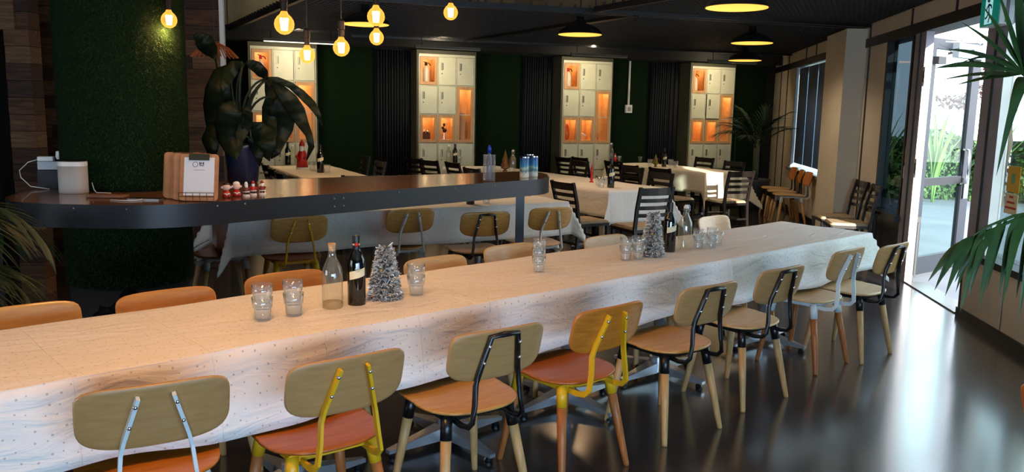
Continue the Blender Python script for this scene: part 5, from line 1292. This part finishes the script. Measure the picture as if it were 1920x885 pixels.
# left palm
pl = empty('potted_palm', (-2.68, 3.66, 0), 0, 'dark feathery palm at the left picture edge beside the bar end', 'palm')
done(L([(0.13, 0), (0.17, 0.3), (0.18, 0.32), (0.16, 0.32), (0.15, 0.28), (0.01, 0.28)], 24), 'pot', MATS['black_pot'], pl, True)
done(tube([(0, 0, 0.28), (0.02, 0.02, 1.0)], 0.03, n=10), 'stem', MATS['palm_stem'], pl, True)
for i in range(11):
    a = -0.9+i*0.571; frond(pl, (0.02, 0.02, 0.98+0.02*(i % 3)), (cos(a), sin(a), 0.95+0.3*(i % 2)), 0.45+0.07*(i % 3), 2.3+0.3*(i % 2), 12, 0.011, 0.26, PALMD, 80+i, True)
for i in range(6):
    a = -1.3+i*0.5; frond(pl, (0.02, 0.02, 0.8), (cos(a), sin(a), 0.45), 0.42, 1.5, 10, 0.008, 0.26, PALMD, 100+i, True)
# corner palm at the back
pc = empty('potted_palm', (4.12, 14.0, 0), 0, 'shadowy palm in the far corner right of the rightmost lockers', 'palm')
done(L([(0.2, 0), (0.25, 0.5), (0.26, 0.53), (0.24, 0.53), (0.22, 0.48), (0.01, 0.48)], 24), 'pot', mat('grey_pot', (60, 62, 60), 0.6), pc, True)
done(tube([(0, 0, 0.48), (0, 0, 1.2)], 0.05, n=10), 'stem', MATS['palm_stem'], pc, True)
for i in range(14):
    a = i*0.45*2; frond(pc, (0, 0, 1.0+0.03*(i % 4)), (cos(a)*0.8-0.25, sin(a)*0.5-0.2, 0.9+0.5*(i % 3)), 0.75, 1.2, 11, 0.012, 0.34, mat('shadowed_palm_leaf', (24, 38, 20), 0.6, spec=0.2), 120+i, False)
# broad-leaved plant by the bar
bpz = Vector((-1.90, 5.78, 1.05)); bpnt = empty('broad_leaf_plant', bpz, 0, 'broad-leaved dark plant with torn drooping leaves in a blue-black pot on the bar', 'plant')
done(L([(0.09, 0.0), (0.10, 0.01), (0.125, 0.25), (0.13, 0.27), (0.115, 0.27), (0.11, 0.22), (0.01, 0.22)], 28), 'pot', mat('blue_black_pot', (24, 36, 60), 0.3), bpnt, True)
def pleaf(stalk, path, Yb, curve=0.06, seed=0):
    """stalk: pixels of the petiole; path: (px, py, half width in px, side shift) down the midrib; built round depth Yb"""
    inv = bpnt.matrix_basis.inverted()
    sp_ = [at_y(x, y, Yb-0.02*k) for k, (x, y) in enumerate(stalk)]; base = bpz+Vector((0, 0, 0.24))
    pts = [base]+sp_+[at_y(path[0][0], path[0][1], Yb)]
    sm = []
    for a, b in zip(pts, pts[1:]): sm += [a, a.lerp(b, 0.5)]
    sm.append(pts[-1])
    for _ in range(2): sm = [sm[0]]+[(sm[k-1]+sm[k]*2+sm[k+1])/4 for k in range(1, len(sm)-1)]+[sm[-1]]
    pt = done(tube([inv@p for p in sm], 1, n=8, taper=[0.011-0.005*k/len(sm) for k in range(len(sm))]), 'petiole', LEAFD, bpnt, True)
    P = []; n = 5
    for (a, b) in zip(path, path[1:]):
        for k in range(n): t = k/n; P.append([a[q]+(b[q]-a[q])*t for q in range(3)])
    P.append(list(path[-1][:3]))
    R = []; bm = bmesh.new()
    for i, (x, y, w_) in enumerate(P):
        x0, y0 = P[max(0, i-1)][:2]; x1, y1 = P[min(len(P)-1, i+1)][:2]; dx, dy = x1-x0, y1-y0; l_ = hypot(dx, dy) or 1; nx, ny = -dy/l_, dx/l_
        row = []
        for j in range(-4, 5):
            f = j/4; q = at_y(x+nx*f*w_, y+ny*f*w_, Yb+curve*(abs(f)**1.4)*(w_/40)+0.05*sin(i*0.33+seed)*1.0+0.006*sin(i*1.7+j*0.6)); row.append(bm.verts.new(inv@q))
        R.append(row)
    for a, b in zip(R, R[1:]):
        for j in range(8): bm.faces.new((a[j], b[j], b[j+1], a[j+1]))
    lf = done(bm, 'leaf_blade', LEAFD, pt, True); md = lf.modifiers.new('t', 'SOLIDIFY'); md.thickness = 0.002
pleaf([(452, 235), (466, 185), (484, 160)], [(500, 148, 4), (508, 165, 13), (520, 190, 22), (530, 215, 25), (528, 240, 22), (520, 265, 16), (516, 285, 10), (508, 298, 1)], 5.75, seed=1)
pleaf([(455, 235), (472, 180), (492, 152)], [(503, 150, 3), (522, 165, 10), (542, 188, 16), (557, 210, 16), (568, 232, 11), (579, 252, 7), (584, 275, 6), (575, 300, 1)], 5.65, seed=2)
pleaf([(450, 235), (458, 180), (480, 152)], [(500, 147, 3), (520, 149, 5), (545, 160, 6), (565, 176, 8), (585, 196, 8), (597, 215, 5), (604, 238, 1)], 5.6, 0.03, 3)
pleaf([(448, 235), (440, 180), (446, 135)], [(462, 116, 2), (470, 120, 9), (482, 126, 11), (494, 138, 10), (500, 148, 3)], 5.8, 0.04, 4)
pleaf([(455, 240), (470, 200), (488, 184)], [(502, 181, 4), (503, 200, 12), (505, 225, 14), (505, 250, 15), (499, 275, 9), (488, 300, 1)], 5.7, seed=5)
pleaf([(458, 245), (466, 236)], [(472, 231, 3), (482, 240, 16), (496, 255, 24), (502, 272, 16), (500, 290, 8), (506, 302, 1)], 5.6, seed=6)
pleaf([(455, 250)], [(466, 258, 3), (476, 268, 11), (484, 285, 11), (486, 300, 6), (487, 312, 1)], 5.62, seed=7)
pleaf([(447, 240), (436, 180), (430, 140)], [(430, 122, 3), (418, 140, 20), (410, 170, 26), (404, 200, 24), (398, 230, 14), (392, 255, 1)], 5.75, seed=8)
pleaf([(447, 240)], [(440, 190, 4), (432, 205, 22), (430, 230, 28), (432, 255, 26), (438, 280, 18), (444, 300, 1)], 5.55, seed=9)
pleaf([(452, 240)], [(462, 200, 3), (464, 212, 10), (460, 230, 14), (452, 252, 12), (446, 275, 1)], 5.5, seed=10)
pleaf([(445, 240), (425, 190), (408, 140)], [(404, 110, 3), (396, 95, 14), (384, 80, 18), (372, 70, 12), (362, 66, 1)], 5.9, seed=11)
pleaf([(450, 235), (448, 170), (452, 130)], [(456, 118, 3), (440, 124, 12), (428, 140, 14), (420, 160, 8), (416, 180, 1)], 5.65, seed=12)
pleaf([(446, 250), (425, 235)], [(412, 225, 3), (402, 240, 14), (396, 262, 18), (398, 285, 10), (402, 305, 1)], 5.7, seed=13)
# dim shaded pendant behind the plant, beside the plank wall
sh = empty('wicker_lamp', (-2.62, 7.3, 2.0), 0, 'dim ribbed amber lamp shade in front of the plank wall', 'lamp')
bm = bmesh.new()
for k in range(26):
    a = 2*pi*k/26; sweep(bm, [(0.04*cos(a), 0.04*sin(a), 0.12), (0.12*cos(a), 0.12*sin(a), 0.08), (0.2*cos(a), 0.2*sin(a), 0)], 0.005, n=5)
done(bm, 'rib', mat('wicker_rib', (150, 84, 40), 0.6, emit=((150, 60, 20), 0.12)), sh)['kind'] = 'stuff'
done(tube([(0, 0, 0.12), (0, 0, 1.32)], 0.004, n=6), 'cord', BLACKM, sh)
# dark crumpled bag at the column foot
bm = bmesh.new(); bmesh.ops.create_icosphere(bm, subdivisions=4, radius=1)
for v in bm.verts:
    n_ = v.co.normalized(); k = 1+0.12*sin(7*n_.x+3*n_.z)+0.08*sin(13*n_.y+5*n_.x)+0.05*sin(23*n_.z+9*n_.x)
    v.co = Vector((n_.x*0.24*k, n_.y*0.13*k, max(0, 0.23+n_.z*0.24*k)))
tag(done(bm, 'rubbish_bag', mat('black_plastic', (18, 18, 20), 0.25, bump=(25, 0.8)), None, True, loc=(-2.2, 4.72, 0)), 'crumpled black plastic bag on the floor at the foot of the green column', 'bag')
